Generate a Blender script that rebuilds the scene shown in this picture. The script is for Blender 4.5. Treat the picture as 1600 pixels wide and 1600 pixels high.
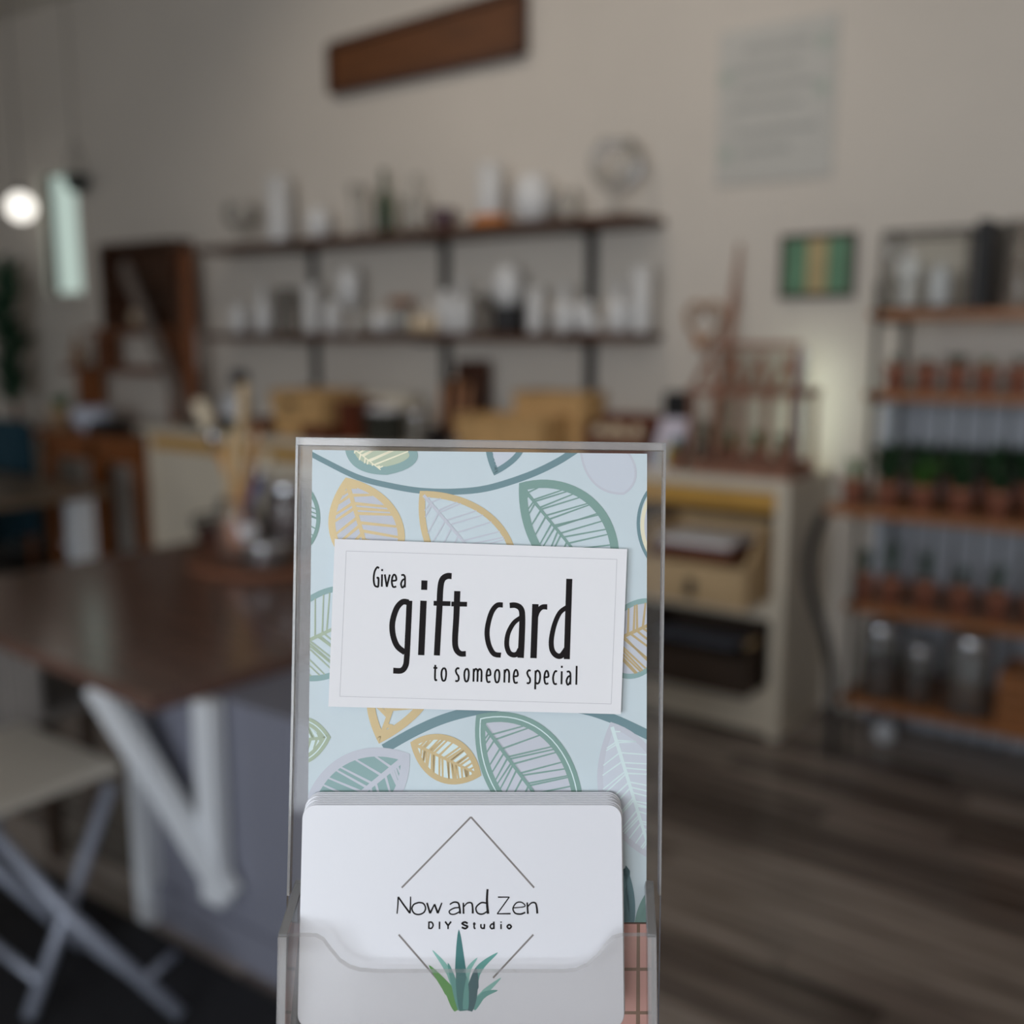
import bpy, bmesh, math, random
from mathutils import Vector, Matrix

for o in list(bpy.data.objects):
    bpy.data.objects.remove(o)
scene = bpy.context.scene
COL = scene.collection
R = math.radians

# ------------------------------------------------------------------ camera
CAM = Vector((0, 0, 1.45))
PITCH, YAW = R(9.8), R(36)
cd = bpy.data.cameras.new('camera')
cd.sensor_width = 36
cd.lens = 36
cd.clip_start = .01
cd.dof.use_dof = True
cd.dof.focus_distance = .272
cd.dof.aperture_fstop = 6.2
cam = bpy.data.objects.new('camera', cd)
COL.objects.link(cam)
cam.location = CAM
cam.rotation_euler = (R(90) - PITCH, 0, YAW)
scene.camera = cam

# ------------------------------------------------------------------ world, lights, exposure
w = bpy.data.worlds.new('world')
scene.world = w
w.use_nodes = True
bg = w.node_tree.nodes['Background']
bg.inputs['Color'].default_value = (.62, .72, .85, 1)
bg.inputs['Strength'].default_value = .5
vs = scene.view_settings
vs.view_transform = 'Standard'
vs.look = 'None'
vs.gamma = 1
vs.use_curve_mapping = False
vs.exposure = 0.0


def area(name, loc, size, energy, color, rot):
    l = bpy.data.lights.new(name, 'AREA')
    l.shape = 'RECTANGLE'
    l.size, l.size_y = size
    l.energy = energy
    l.color = color
    o = bpy.data.objects.new(name, l)
    COL.objects.link(o)
    o.location = loc
    o.rotation_euler = rot
    return o


# daylight through the shop windows in the wall behind the camera
area('shop_window_daylight', (-.75, -4.66, 1.8), (2.1, 2.2), 98, (.88, .94, 1.0), (R(90), 0, 0))
area('shop_window_daylight', (1.5, -4.66, 1.8), (1.8, 2.2), 98, (.88, .94, 1.0), (R(90), 0, 0))

# ------------------------------------------------------------------ materials


def lin(c):
    r = []
    for v in c[:3]:
        v /= 255
        r.append(v / 12.92 if v <= .04045 else ((v + .055) / 1.055) ** 2.4)
    return (*r, 1)


MATS = {}


def M(name, col, rough=.6, metal=0, var=.0, scale=8, stretch=(1, 1, 1), bump=0, spec=.5, kind='noise', col2=None):
    if name in MATS:
        return MATS[name]
    m = bpy.data.materials.new(name)
    m.use_nodes = True
    nt = m.node_tree
    b = nt.nodes['Principled BSDF']
    b.inputs['Roughness'].default_value = rough
    b.inputs['Metallic'].default_value = metal
    b.inputs['Specular IOR Level'].default_value = spec
    c = lin(col)
    if var or col2 or bump:
        tc = nt.nodes.new('ShaderNodeTexCoord')
        mp = nt.nodes.new('ShaderNodeMapping')
        mp.inputs['Scale'].default_value = stretch
        nt.links.new(tc.outputs['Object'], mp.inputs['Vector'])
        n = nt.nodes.new('ShaderNodeTexNoise')
        n.inputs['Scale'].default_value = scale
        n.inputs['Detail'].default_value = 4
        nt.links.new(mp.outputs[0], n.inputs['Vector'])
        r = nt.nodes.new('ShaderNodeValToRGB')
        r.color_ramp.elements[0].position = .3
        r.color_ramp.elements[1].position = .7
        d = lin(col2) if col2 else tuple(min(1, x * (1 + var)) for x in c[:3]) + (1,)
        a = c if col2 else tuple(x * (1 - var) for x in c[:3]) + (1,)
        r.color_ramp.elements[0].color = a
        r.color_ramp.elements[1].color = d
        nt.links.new(n.outputs['Fac'], r.inputs['Fac'])
        nt.links.new(r.outputs['Color'], b.inputs['Base Color'])
        if bump:
            bp = nt.nodes.new('ShaderNodeBump')
            bp.inputs['Strength'].default_value = bump
            bp.inputs['Distance'].default_value = .01
            nt.links.new(n.outputs['Fac'], bp.inputs['Height'])
            nt.links.new(bp.outputs['Normal'], b.inputs['Normal'])
    else:
        b.inputs['Base Color'].default_value = c
    MATS[name] = m
    return m


def glass(name, tint, gloss=1.0, rough=.03, haze=0.0, haze_col=(230, 230, 230)):
    """clear thin-walled glass: see-through with fresnel reflections and an optional diffuse haze"""
    if name in MATS:
        return MATS[name]
    m = bpy.data.materials.new(name)
    m.use_nodes = True
    nt = m.node_tree
    out = nt.nodes['Material Output']
    nt.nodes.remove(nt.nodes['Principled BSDF'])
    tr = nt.nodes.new('ShaderNodeBsdfTransparent')
    tr.inputs['Color'].default_value = (*tint, 1)
    gl = nt.nodes.new('ShaderNodeBsdfGlossy')
    gl.inputs['Roughness'].default_value = rough
    fr = nt.nodes.new('ShaderNodeFresnel')
    fr.inputs['IOR'].default_value = 1.47
    mul = nt.nodes.new('ShaderNodeMath')
    mul.operation = 'MULTIPLY'
    mul.inputs[1].default_value = gloss
    nt.links.new(fr.outputs[0], mul.inputs[0])
    mx = nt.nodes.new('ShaderNodeMixShader')
    nt.links.new(mul.outputs[0], mx.inputs[0])
    nt.links.new(tr.outputs[0], mx.inputs[1])
    nt.links.new(gl.outputs[0], mx.inputs[2])
    last = mx
    if haze:
        df = nt.nodes.new('ShaderNodeBsdfDiffuse')
        df.inputs['Color'].default_value = lin(haze_col)
        m2 = nt.nodes.new('ShaderNodeMixShader')
        m2.inputs[0].default_value = haze
        nt.links.new(mx.outputs[0], m2.inputs[1])
        nt.links.new(df.outputs[0], m2.inputs[2])
        last = m2
    nt.links.new(last.outputs[0], out.inputs['Surface'])
    MATS[name] = m
    return m


def emit(name, col, strength):
    m = bpy.data.materials.new(name)
    m.use_nodes = True
    nt = m.node_tree
    nt.nodes.remove(nt.nodes['Principled BSDF'])
    e = nt.nodes.new('ShaderNodeEmission')
    e.inputs['Color'].default_value = lin(col)
    e.inputs['Strength'].default_value = strength
    nt.links.new(e.outputs[0], nt.nodes['Material Output'].inputs['Surface'])
    MATS[name] = m
    return m


WALL = M('wall_paint', (214, 206, 196), .8, var=.03, scale=1.5)
CEIL = M('ceiling_paint', (225, 220, 212), .85)
WHITE = M('white_paint', (222, 218, 212), .5, var=.03, scale=5)
COOLWHITE = M('white_powder_coat', (222, 226, 232), .4)
CABWHITE = M('white_cabinet_paint', (214, 216, 222), .5)
CABGREY = M('grey_cabinet_paint', (128, 130, 144), .5)
CREAM = M('cream_paint', (226, 216, 198), .5, var=.04, scale=4)
BLACK = M('black_iron', (28, 28, 30), .5)
BLACKSOFT = M('black_plastic', (22, 22, 26), .55)
GREYMETAL = M('grey_steel', (150, 156, 172), .4, .3)
CHROME = M('silver_lid', (215, 218, 224), .22, .85)
DARKWOOD = M('dark_walnut', (106, 80, 70), .17, var=.2, scale=3, stretch=(1, 9, 1))
SHELFWOOD = M('stained_shelf_wood', (84, 56, 40), .5, var=.25, scale=3, stretch=(1, 9, 9))
SIGNWOOD = M('sign_wood', (100, 60, 30), .55, var=.25, scale=3, stretch=(1, 1, 10))
RACKWOOD = M('honey_wood', (156, 100, 54), .45, var=.18, scale=3, stretch=(1, 9, 9))
ORANGEWOOD = M('orange_pine', (140, 82, 40), .45, var=.2, scale=3, stretch=(1, 9, 9))
HUTCHWOOD = M('hutch_wood', (112, 66, 38), .5, var=.25, scale=3, stretch=(1, 9, 9))
REDWOOD = M('greenhouse_cedar', (150, 106, 86), .6, var=.15, scale=6)
MAHOG = M('mahogany', (104, 50, 30), .5, var=.2, scale=5)
TAN = M('wicker_tan', (214, 172, 116), .7, var=.15, scale=20)
TANWOOD = M('crate_pine', (206, 176, 134), .6, var=.14, scale=6, stretch=(1, 1, 6))
DARKBIN = M('crate_dark', (66, 52, 42), .6, var=.2, scale=6, stretch=(1, 1, 6))
OCHRE = M('ochre_board', (206, 158, 74), .55, var=.08, scale=4)
TERRA = M('terracotta', (168, 110, 88), .75, var=.12, scale=14)
SOIL = M('soil', (52, 38, 28), .9, var=.3, scale=40)
LEAF = M('leaf_green', (72, 118, 52), .5, var=.3, scale=20)
LEAFD = M('leaf_dark_green', (48, 78, 50), .5, var=.3, scale=20)
PALEWOOD = M('brush_handle_wood', (226, 196, 152), .5, var=.08, scale=12)
YELLOWWOOD = M('varnished_handle', (216, 158, 84), .35, var=.08, scale=12)
BRISTLE = M('bristle', (232, 218, 192), .8, var=.12, scale=60)
BEADS = M('copper_beads', (190, 132, 104), .6, var=.25, scale=90)
DARKBEADS = M('dark_beads', (84, 66, 70), .6, var=.4, scale=90)
RATTAN = M('rattan_rust', (142, 94, 70), .65, var=.2, scale=60)
TEAL = M('teal_fabric', (36, 72, 88), .9, var=.1, scale=30)
PAPER = M('white_paper', (238, 238, 242), .7)
GLASS = glass('vase_glass', (.985, .985, .98), .7, .05, .05, (215, 212, 205))
GLASSG = glass('green_bottle_glass', (.55, .66, .55), 1.0, .05, .1, (90, 110, 90))
GLASSW = glass('highlight_hazed_glass', (.97, .97, .98), 1.6, .12, .62, (255, 255, 255))  # white haze mixed into the glass stands for its bright reflections
PANE = glass('greenhouse_pane', (.98, .985, .98), .5, .02)
ACRYL = glass('clear_acrylic', (.955, .95, .945), .55, .02, .02, (225, 220, 215))
ACRYLE = glass('acrylic_cut_edge', (.88, .86, .84), 1.4, .10, .24, (236, 237, 240))
DAY = emit('daylit_window', (206, 226, 216), .75)
LAMPGLOW = emit('lamp_glow', (255, 250, 240), 1.6)

# ------------------------------------------------------------------ builders


class MB:
    def __init__(self, origin=(0, 0, 0)):
        self.bm = bmesh.new()
        self.o = Vector(origin)

    def v(self, p):
        return self.bm.verts.new(Vector(p) - self.o)

    def face(self, pts, mi=0):
        try:
            f = self.bm.faces.new([self.v(p) for p in pts])
            f.material_index = mi
            return f
        except ValueError:
            return None

    def hexa(self, p, mi=0):
        """eight corners: bottom four then top four, both in the same turn"""
        v = [self.v(q) for q in p]
        for q in ((3, 2, 1, 0), (4, 5, 6, 7), (0, 1, 5, 4), (1, 2, 6, 5), (2, 3, 7, 6), (3, 0, 4, 7)):
            f = self.bm.faces.new([v[i] for i in q])
            f.material_index = mi
        return self

    def box(self, x0, x1, y0, y1, z0, z1, mi=0):
        return self.hexa([(x0, y0, z0), (x1, y0, z0), (x1, y1, z0), (x0, y1, z0),
                          (x0, y0, z1), (x1, y0, z1), (x1, y1, z1), (x0, y1, z1)], mi)

    def beam(self, a, b, wx, wy, up=(0, 0, 1)):
        """rectangular bar from a to b"""
        a, b = Vector(a), Vector(b)
        d = (b - a).normalized()
        u = Vector(up)
        if abs(d.dot(u)) > .95:
            u = Vector((0, 1, 0))
        s = d.cross(u).normalized()
        t = s.cross(d).normalized()
        q = []
        for c in (a, b):
            for sx, sy in ((-1, -1), (1, -1), (1, 1), (-1, 1)):
                q.append(c + s * sx * wx / 2 + t * sy * wy / 2)
        return self.hexa(q)

    def tube(self, pts, r, seg=8, cap=True):
        pts = [Vector(p) for p in pts]
        rr = r if isinstance(r, (list, tuple)) else [r] * len(pts)
        rings = []
        for i, p in enumerate(pts):
            d = (pts[min(i + 1, len(pts) - 1)] - pts[max(i - 1, 0)]).normalized()
            u = Vector((0, 0, 1)) if abs(d.z) < .9 else Vector((1, 0, 0))
            s = d.cross(u).normalized()
            t = s.cross(d)
            rings.append([self.v(p + (s * math.cos(2 * math.pi * k / seg) + t * math.sin(2 * math.pi * k / seg)) * rr[i]) for k in range(seg)])
        for a, b in zip(rings, rings[1:]):
            for k in range(seg):
                self.bm.faces.new((a[k], a[(k + 1) % seg], b[(k + 1) % seg], b[k])).smooth = True
        if cap:
            self.bm.faces.new(rings[0][::-1])
            self.bm.faces.new(rings[-1])
        return self

    def lathe(self, prof, c=(0, 0, 0), seg=20, sy=1, smooth=True):
        c = Vector(c)
        rings = []
        for r, z in prof:
            if r < 1e-5:
                rings.append([self.v(c + Vector((0, 0, z)))])
            else:
                rings.append([self.v(c + Vector((r * math.cos(2 * math.pi * k / seg), sy * r * math.sin(2 * math.pi * k / seg), z))) for k in range(seg)])
        for a, b in zip(rings, rings[1:]):
            for k in range(seg):
                j = (k + 1) % seg
                if len(a) == 1 and len(b) == 1:
                    continue
                if len(a) == 1:
                    f = (a[0], b[j], b[k])
                elif len(b) == 1:
                    f = (a[k], a[j], b[0])
                else:
                    f = (a[k], a[j], b[j], b[k])
                self.bm.faces.new(f).smooth = smooth
        return self

    def prism(self, poly, d, mi=0, mi_side=0):
        """polygon extruded along vector d"""
        d = Vector(d)
        a = [self.v(p) for p in poly]
        b = [self.v(Vector(p) + d) for p in poly]
        for f, m in ((a[::-1], mi), (b, mi)):
            self.bm.faces.new(f).material_index = m
        n = len(poly)
        for i in range(n):
            self.bm.faces.new((a[i], a[(i + 1) % n], b[(i + 1) % n], b[i])).material_index = mi_side
        return self

    def bevel(self, w, seg=2):
        bmesh.ops.recalc_face_normals(self.bm, faces=self.bm.faces)
        bmesh.ops.bevel(self.bm, geom=self.bm.edges[:], offset=w, segments=seg, affect='EDGES', clamp_overlap=True)
        return self

    def build(self, name, mat, parent=None, recalc=True):
        if recalc:
            bmesh.ops.recalc_face_normals(self.bm, faces=self.bm.faces)
        me = bpy.data.meshes.new(name)
        self.bm.to_mesh(me)
        self.bm.free()
        for m in (mat if isinstance(mat, (list, tuple)) else [mat]):
            me.materials.append(m)
        o = bpy.data.objects.new(name, me)
        COL.objects.link(o)
        if parent is not None:
            o.parent = parent
        else:
            o.location = self.o
        return o


def tag(o, label=None, cat=None, group=None, kind=None):
    if label:
        o['label'] = label
    if cat:
        o['category'] = cat
    if group:
        o['group'] = group
    if kind:
        o['kind'] = kind
    return o


def thing(name, label, cat, loc, group=None):
    o = bpy.data.objects.new(name, None)
    o.empty_display_size = .05
    COL.objects.link(o)
    o.location = loc
    return tag(o, label, cat, group)


def dup(o, loc=None, parent=None):
    c = o.copy()
    COL.objects.link(c)
    c.parent = parent
    if loc is not None:
        c.location = loc
    for ch in o.children:
        dup(ch, None, c)
    return c


def struct(mb, name, mat, parent=None):
    o = mb.build(name, mat, parent)
    if parent is None:
        o['kind'] = 'structure'
    return o


ORD = ['leftmost', 'second from the left', 'third from the left', 'fourth from the left', 'fifth from the left',
       'sixth from the left', 'seventh from the left', 'eighth from the left', 'ninth from the left', 'tenth from the left',
       'eleventh from the left']

# ------------------------------------------------------------------ the room
YW = 3.86
WIN = (-6.62, -6.2, 1.72, 2.48)        # small window far left in the back wall
mb = MB()
for x0, x1, z0, z1 in ((-8.2, WIN[0], 0, 3.5), (WIN[1], 2.6, 0, 3.5), (WIN[0], WIN[1], 0, WIN[2]), (WIN[0], WIN[1], WIN[3], 3.5)):
    mb.box(x0, x1, YW, YW + .12, z0, z1)
struct(mb, 'wall_back', WALL)
struct(MB().box(-8.32, -8.2, -4.7, YW + .12, 0, 3.5), 'wall_left', WALL)
struct(MB().box(2.6, 2.72, -4.7, YW + .12, 0, 3.5), 'wall_right', WALL)
struct(MB().box(-8.32, 2.72, -4.8, YW + .12, 3.5, 3.6), 'ceiling', CEIL)
mb = MB()
HOLES = [(-1.8, .3), (.6, 2.4)]
for x0, x1, z0, z1 in ((-8.2, -1.8, 0, 3.5), (.3, .6, 0, 3.5), (2.4, 2.6, 0, 3.5), (-1.8, .3, 0, .7), (-1.8, .3, 2.9, 3.5), (.6, 2.4, 0, .7), (.6, 2.4, 2.9, 3.5)):
    mb.box(x0, x1, -4.64, -4.52, z0, z1)
struct(mb, 'wall_front', WALL)
for n, (x0, x1) in enumerate(HOLES):
    mb = MB()
    for a in (x0, (x0 + x1) / 2 - .02, x1 - .05):
        mb.box(a, a + .05, -4.6, -4.54, .7, 2.9)
    for z in (.7, 2.85):
        mb.box(x0, x1, -4.6, -4.54, z, z + .05)
    struct(mb, 'window_%d' % (n + 2), WHITE)
w1 = struct(MB((WIN[0], YW, WIN[2])).box(WIN[0] - .05, WIN[0], YW - .03, YW + .1, WIN[2] - .05, WIN[3] + .05)
            .box(WIN[1], WIN[1] + .05, YW - .03, YW + .1, WIN[2] - .05, WIN[3] + .05)
            .box(WIN[0], WIN[1], YW - .03, YW + .1, WIN[3], WIN[3] + .05)
            .box(WIN[0], WIN[1], YW - .06, YW + .1, WIN[2] - .05, WIN[2]), 'window_1', WALL)
MB((WIN[0], YW, WIN[2])).box(WIN[0], WIN[1], YW + .06, YW + .07, WIN[2], WIN[3]).build('pane', DAY, w1)

# floor: dark planks running along the back wall
FLOORBASE = M('floor_joint', (30, 25, 22), .6)
fl = struct(MB().box(-8.2, 2.6, -4.6, YW, -.06, -.012), 'floor', FLOORBASE)
PL = [M('plank_%d' % i, c, .27, col2=c2, scale=2.2, stretch=(1, 14, 1), bump=.08) for i, (c, c2) in enumerate((
    ((90, 80, 75), (186, 171, 161)), ((66, 58, 54), (158, 144, 135)), ((116, 106, 99), (200, 186, 176)), ((56, 49, 46), (140, 127, 119))))]
rng = random.Random(4)
PW, PLEN = .125, 1.22
pm = {}
for i, m in enumerate(PL):
    o = MB().box(.0015, PLEN - .0015, .0015, PW - .0015, -.012, 0).build('plank', m, fl)
    pm[i] = o
first = {0: 1, 1: 1, 2: 1, 3: 1}
rows = int((YW - .62) / PW)
for r_ in range(rows + 1):
    y = YW - (r_ + 1) * PW
    off = rng.uniform(0, PLEN)
    x = -5.2 - off
    while x < 1.4:
        k = rng.randrange(4)
        if first[k]:
            o = pm[k]
            first[k] = 0
        else:
            o = pm[k].copy()
            COL.objects.link(o)
        o.location = (x, y, 0)
        x += PLEN
o = MB().box(-8.2, 2.6, -4.6, YW - (rows + 1) * PW - .002, -.012, 0).build('plank_field', PL[1], fl)
o['kind'] = 'stuff'
o = MB().box(1.4 + PLEN, 2.6, YW - (rows + 1) * PW, YW, -.012, 0).build('plank_field', PL[0], fl)
o['kind'] = 'stuff'

# ------------------------------------------------------------------ the acrylic holder and its cards (in focus)
RX = Vector((math.cos(YAW), math.sin(YAW), 0))
FW = Vector((-math.sin(YAW) * math.cos(PITCH), math.cos(YAW) * math.cos(PITCH), -math.sin(PITCH)))
UP = RX.cross(FW)
PANEL_D = .2765                    # the panel leans back so that it faces the viewer squarely
PC = CAM + FW * PANEL_D            # reference point on the panel


def H(x, y, d=PANEL_D):
    """drawing units (1600 to the frame) on a sheet parallel to the leaning panel -> metres"""
    u = d / 1600
    return PC + FW * (d - PANEL_D) + RX * ((x - 800) * u) + UP * ((800 - y) * u)


HB = H(742, 1690, .268)            # base of the holder
ctr_z = HB.z
hold = thing('acrylic_card_holder', 'clear acrylic countertop card holder with leaf print backing and scooped front pocket', 'card holder', HB)
T = FW * .0024
# back panel: flat sheet with cut edges
pan = [(462, 684), (1041, 693), (1036, 1100), (1033, 1400), (1028, 1690), (441, 1690), (448, 1400), (455, 1100)]
MB(HB).prism([H(x, y) for x, y in pan], T, 0, 1).build('back_panel', [ACRYL, ACRYLE], hold)
# polished rolled rim along the top and the two side edges
mb = MB(HB)
mb.prism([H(462, 683, .2755), H(1041, 692, .2755), H(1040, 704, .2755), H(464, 695, .2755)], FW * .0036, 0, 0)
mb.build('top_rim', ACRYLE, hold)
for pts in ([(462, 686), (466, 686), (459, 1100), (452, 1400), (448, 1400), (455, 1100)],
            [(1037, 693), (1041, 693), (1036, 1100), (1033, 1400), (1030, 1400), (1032, 1100)]):
    MB(HB).prism([H(x, y, .2759) for x, y in pts], FW * .0032).build('side_rim', ACRYLE, hold)
# front pocket with the scooped top
DL = .2585
lip = [(436, 1464), (478, 1463), (493, 1464), (504, 1470), (515, 1485), (530, 1503), (545, 1513), (562, 1518), (590, 1520),
       (880, 1520), (900, 1518), (918, 1510), (934, 1496), (948, 1477), (958, 1467), (972, 1463), (1026, 1463), (1027, 1690), (432, 1690)]
MB(HB).prism([H(x, y, DL) for x, y in lip], FW * .0022, 0, 1).build('front_pocket', [ACRYL, ACRYLE], hold)
# side walls with their slanting top edge
for a, b, c, d_, wdt in ((463, 436, 432, 448, 1), (1019, 1024, 1026, 1021, -1)):
    q = [H(a, 1378), H(b, 1463, DL), H(c, 1690, DL), H(d_, 1690)]
    MB(HB).prism(q, RX * .0018 * wdt, 0, 1).build('side_wall', [ACRYL, ACRYLE], hold)
    mb = MB(HB)
    s = RX * (.0009 * wdt)
    e0, e1, e2 = H(a, 1378) + s, H(b, 1463, DL) + s, H(c, 1690, DL) + s
    mb.beam(e0, e1, .0022, .0012, up=FW)
    mb.beam(e1, e2, .0022, .0012, up=FW)
    mb.build('cut_edge', ACRYLE, hold)
MB(HB).hexa([H(432, 1684, DL), H(1027, 1684, DL), H(1028, 1684), H(441, 1684),
             H(432, 1690, DL), H(1027, 1690, DL), H(1028, 1690), H(441, 1690)]).build('base', ACRYL, hold)

# ---- leaf-print backing card
CARD_D = PANEL_D - .0008
CLIP = [(488, 703), (1011, 709), (1010, 1441), (479, 1441)]
BASE_CARD = M('leaf_card_stock', (205, 219, 226), .45, var=.03, scale=30)
CO = H(745, 1441, CARD_D)
leafcard = MB(CO).prism([H(x, y, CARD_D) for x, y in CLIP], FW * .0005).build('leaf_print_card', BASE_CARD)
tag(leafcard, 'pale aqua card printed with teal and gold leaves inside the acrylic holder', 'card')


def clip_poly(poly, clip=CLIP):
    out = list(poly)
    n = len(clip)
    for i in range(n):
        ax, ay = clip[i]
        bx, by = clip[(i + 1) % n]
        def ins(p):
            return (bx - ax) * (p[1] - ay) - (by - ay) * (p[0] - ax) >= 0
        src, out = out, []
        for j in range(len(src)):
            p, q = src[j], src[(j + 1) % len(src)]
            if ins(p):
                out.append(p)
            if ins(p) != ins(q):
                d1 = (bx - ax) * (p[1] - ay) - (by - ay) * (p[0] - ax)
                d2 = (bx - ax) * (q[1] - ay) - (by - ay) * (q[0] - ax)
                t = d1 / (d1 - d2)
                out.append((p[0] + (q[0] - p[0]) * t, p[1] + (q[1] - p[1]) * t))
        if len(out) < 3:
            return []
    return out


def bez(p, n=24):
    r = []
    for i in range(n + 1):
        t = i / n
        a, b, c, d = (1 - t) ** 3, 3 * t * (1 - t) ** 2, 3 * t * t * (1 - t), t ** 3
        r.append((a * p[0][0] + b * p[1][0] + c * p[2][0] + d * p[3][0], a * p[0][1] + b * p[1][1] + c * p[2][1] + d * p[3][1]))
    return r


def catmull(pts, n=8):
    if len(pts) < 3:
        return list(pts)
    P = [pts[0]] + list(pts) + [pts[-1]]
    r = []
    for i in range(1, len(P) - 2):
        p0, p1, p2, p3 = P[i - 1:i + 3]
        for k in range(n):
            t = k / n
            r.append(tuple(.5 * (2 * p1[j] + (p2[j] - p0[j]) * t + (2 * p0[j] - 5 * p1[j] + 4 * p2[j] - p3[j]) * t * t
                                 + (-p0[j] + 3 * p1[j] - 3 * p2[j] + p3[j]) * t ** 3) for j in range(len(p1))))
    r.append(tuple(pts[-1]))
    return r


def ribbon2d(pts, w0, w1=None):
    """list of quads following a line"""
    n = len(pts)
    w1 = w0 if w1 is None else w1
    L, Rr = [], []
    for i, p in enumerate(pts):
        a, b = pts[max(i - 1, 0)], pts[min(i + 1, n - 1)]
        dx, dy = b[0] - a[0], b[1] - a[1]
        l = math.hypot(dx, dy) or 1
        wd = (w0 + (w1 - w0) * i / max(1, n - 1)) / 2
        L.append((p[0] - dy / l * wd, p[1] + dx / l * wd))
        Rr.append((p[0] + dy / l * wd, p[1] - dx / l * wd))
    return [(L[i], L[i + 1], Rr[i + 1], Rr[i]) for i in range(n - 1)]


def inset(poly, w):
    """move a closed outline inwards"""
    n = len(poly)
    ar = sum(poly[i][0] * poly[(i + 1) % n][1] - poly[(i + 1) % n][0] * poly[i][1] for i in range(n))
    s = 1 if ar > 0 else -1
    out = []
    for i in range(n):
        a, p, b = poly[i - 1], poly[i], poly[(i + 1) % n]
        n1 = (-(p[1] - a[1]) * s, (p[0] - a[0]) * s)
        n2 = (-(b[1] - p[1]) * s, (b[0] - p[0]) * s)
        l1, l2 = math.hypot(*n1) or 1, math.hypot(*n2) or 1
        nx, ny = n1[0] / l1 + n2[0] / l2, n1[1] / l1 + n2[1] / l2
        k = max(.35, (nx * nx + ny * ny) / 2)
        out.append((p[0] + nx / k * w, p[1] + ny / k * w))
    return out


def ray_out(p, d, poly):
    best = None
    n = len(poly)
    for i in range(n):
        a, b = poly[i], poly[(i + 1) % n]
        ex, ey = b[0] - a[0], b[1] - a[1]
        det = d[0] * ey - d[1] * ex
        if abs(det) < 1e-9:
            continue
        t = ((a[0] - p[0]) * ey - (a[1] - p[1]) * ex) / det
        u = ((a[0] - p[0]) * d[1] - (a[1] - p[1]) * d[0]) / det
        if t > .5 and 0 <= u <= 1 and (best is None or t < best):
            best = t
    return best


PRINT_N = [0]


def print_polys(polys, mat, name, parent, layer):
    mb = MB(CO)
    any_ = False
    for q in polys:
        c = clip_poly(q)
        if len(c) >= 3:
            mb.face([H(x, y, CARD_D - .00003 - layer * .00002) for x, y in c])
            any_ = True
    if any_:
        return mb.build(name, mat, parent, recalc=False)


def leaf(sideA, sideB, ring_w, ring_m, fill_m, rib_m, vein_m, rib_w=5, vein_w=2, nv=18, ang=76, line=None, seed=1, layer=0, curl=None):
    rg = random.Random(seed)
    a, b = bez(sideA), bez(sideB)
    outer = a + b[-2:0:-1]
    inner = inset(outer, ring_w)
    root = None
    n = len(outer)
    ring = [(outer[i], outer[(i + 1) % n], inner[(i + 1) % n], inner[i]) for i in range(n)]
    root = print_polys(ring, ring_m, 'leaf_outline', leafcard, layer + 2)
    par = root or leafcard
    if fill_m:
        print_polys([inner], fill_m, 'leaf_blade', par, layer + 1)
    if line:
        c0, c1 = inset(outer, ring_w * .42), inset(outer, ring_w * .42 + 1.8)
        print_polys([(c0[i], c0[(i + 1) % n], c1[(i + 1) % n], c1[i]) for i in range(n)], line, 'leaf_inline', par, layer + 3)
    if rib_m:
        A, B = sideA[0], sideA[3]
        dx, dy = B[0] - A[0], B[1] - A[1]
        L = math.hypot(dx, dy)
        dx, dy = dx / L, dy / L
        print_polys(ribbon2d([(A[0] + dx * ring_w * .9, A[1] + dy * ring_w * .9), (B[0] - dx * ring_w, B[1] - dy * ring_w)], rib_w, rib_w * .7), rib_m, 'leaf_midrib', par, layer + 3)
        q = []
        for s in (-1, 1):
            t = .07
            while t < .92:
                th = R(ang - 26 * t + rg.uniform(-4, 4)) * s
                d = (dx * math.cos(th) - dy * math.sin(th), dx * math.sin(th) + dy * math.cos(th))
                p = (A[0] + dx * L * t, A[1] + dy * L * t)
                e = ray_out(p, d, inner)
                if e:
                    q += ribbon2d([p, (p[0] + d[0] * (e + 1), p[1] + d[1] * (e + 1))], vein_w * 1.25, vein_w * .9)
                t += rg.choice((.35, .8, 1.3, 1.5)) / nv * 1.15
        if vein_m:
            print_polys(q, vein_m, 'leaf_vein', par, layer + 2.5)
    return par


GOLD = M('gold_foil', (188, 168, 128), .45, .4)
TEALG = M('print_green_teal', (128, 162, 155), .5)
TEALD = M('print_dark_teal', (112, 144, 152), .5)
TEALM = M('print_mid_teal', (142, 174, 174), .5)
LAV = M('print_lavender', (200, 204, 215), .5)
LAV2 = M('print_pale_lavender', (206, 213, 224), .5)
OLIVE = M('print_olive', (172, 188, 164), .5)
PALE = M('print_pale_aqua', (218, 236, 238), .5)
CREAMP = M('print_cream', (232, 226, 200), .45, .2)
YGREEN = M('print_yellow_green', (190, 202, 178), .5)

print_polys(ribbon2d(catmull([(480, 706), (510, 722), (560, 746), (610, 759), (660, 767), (715, 768), (765, 762), (825, 743), (870, 722), (900, 703)]), 8, 11), TEALD, 'printed_stem', leafcard, 0)
print_polys(ribbon2d(catmull([(600, 1170), (650, 1142), (700, 1121), (760, 1107), (830, 1100), (905, 1107), (960, 1124), (1016, 1150)]), 15, 15), TEALD, 'printed_stem', leafcard, 0)
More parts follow.
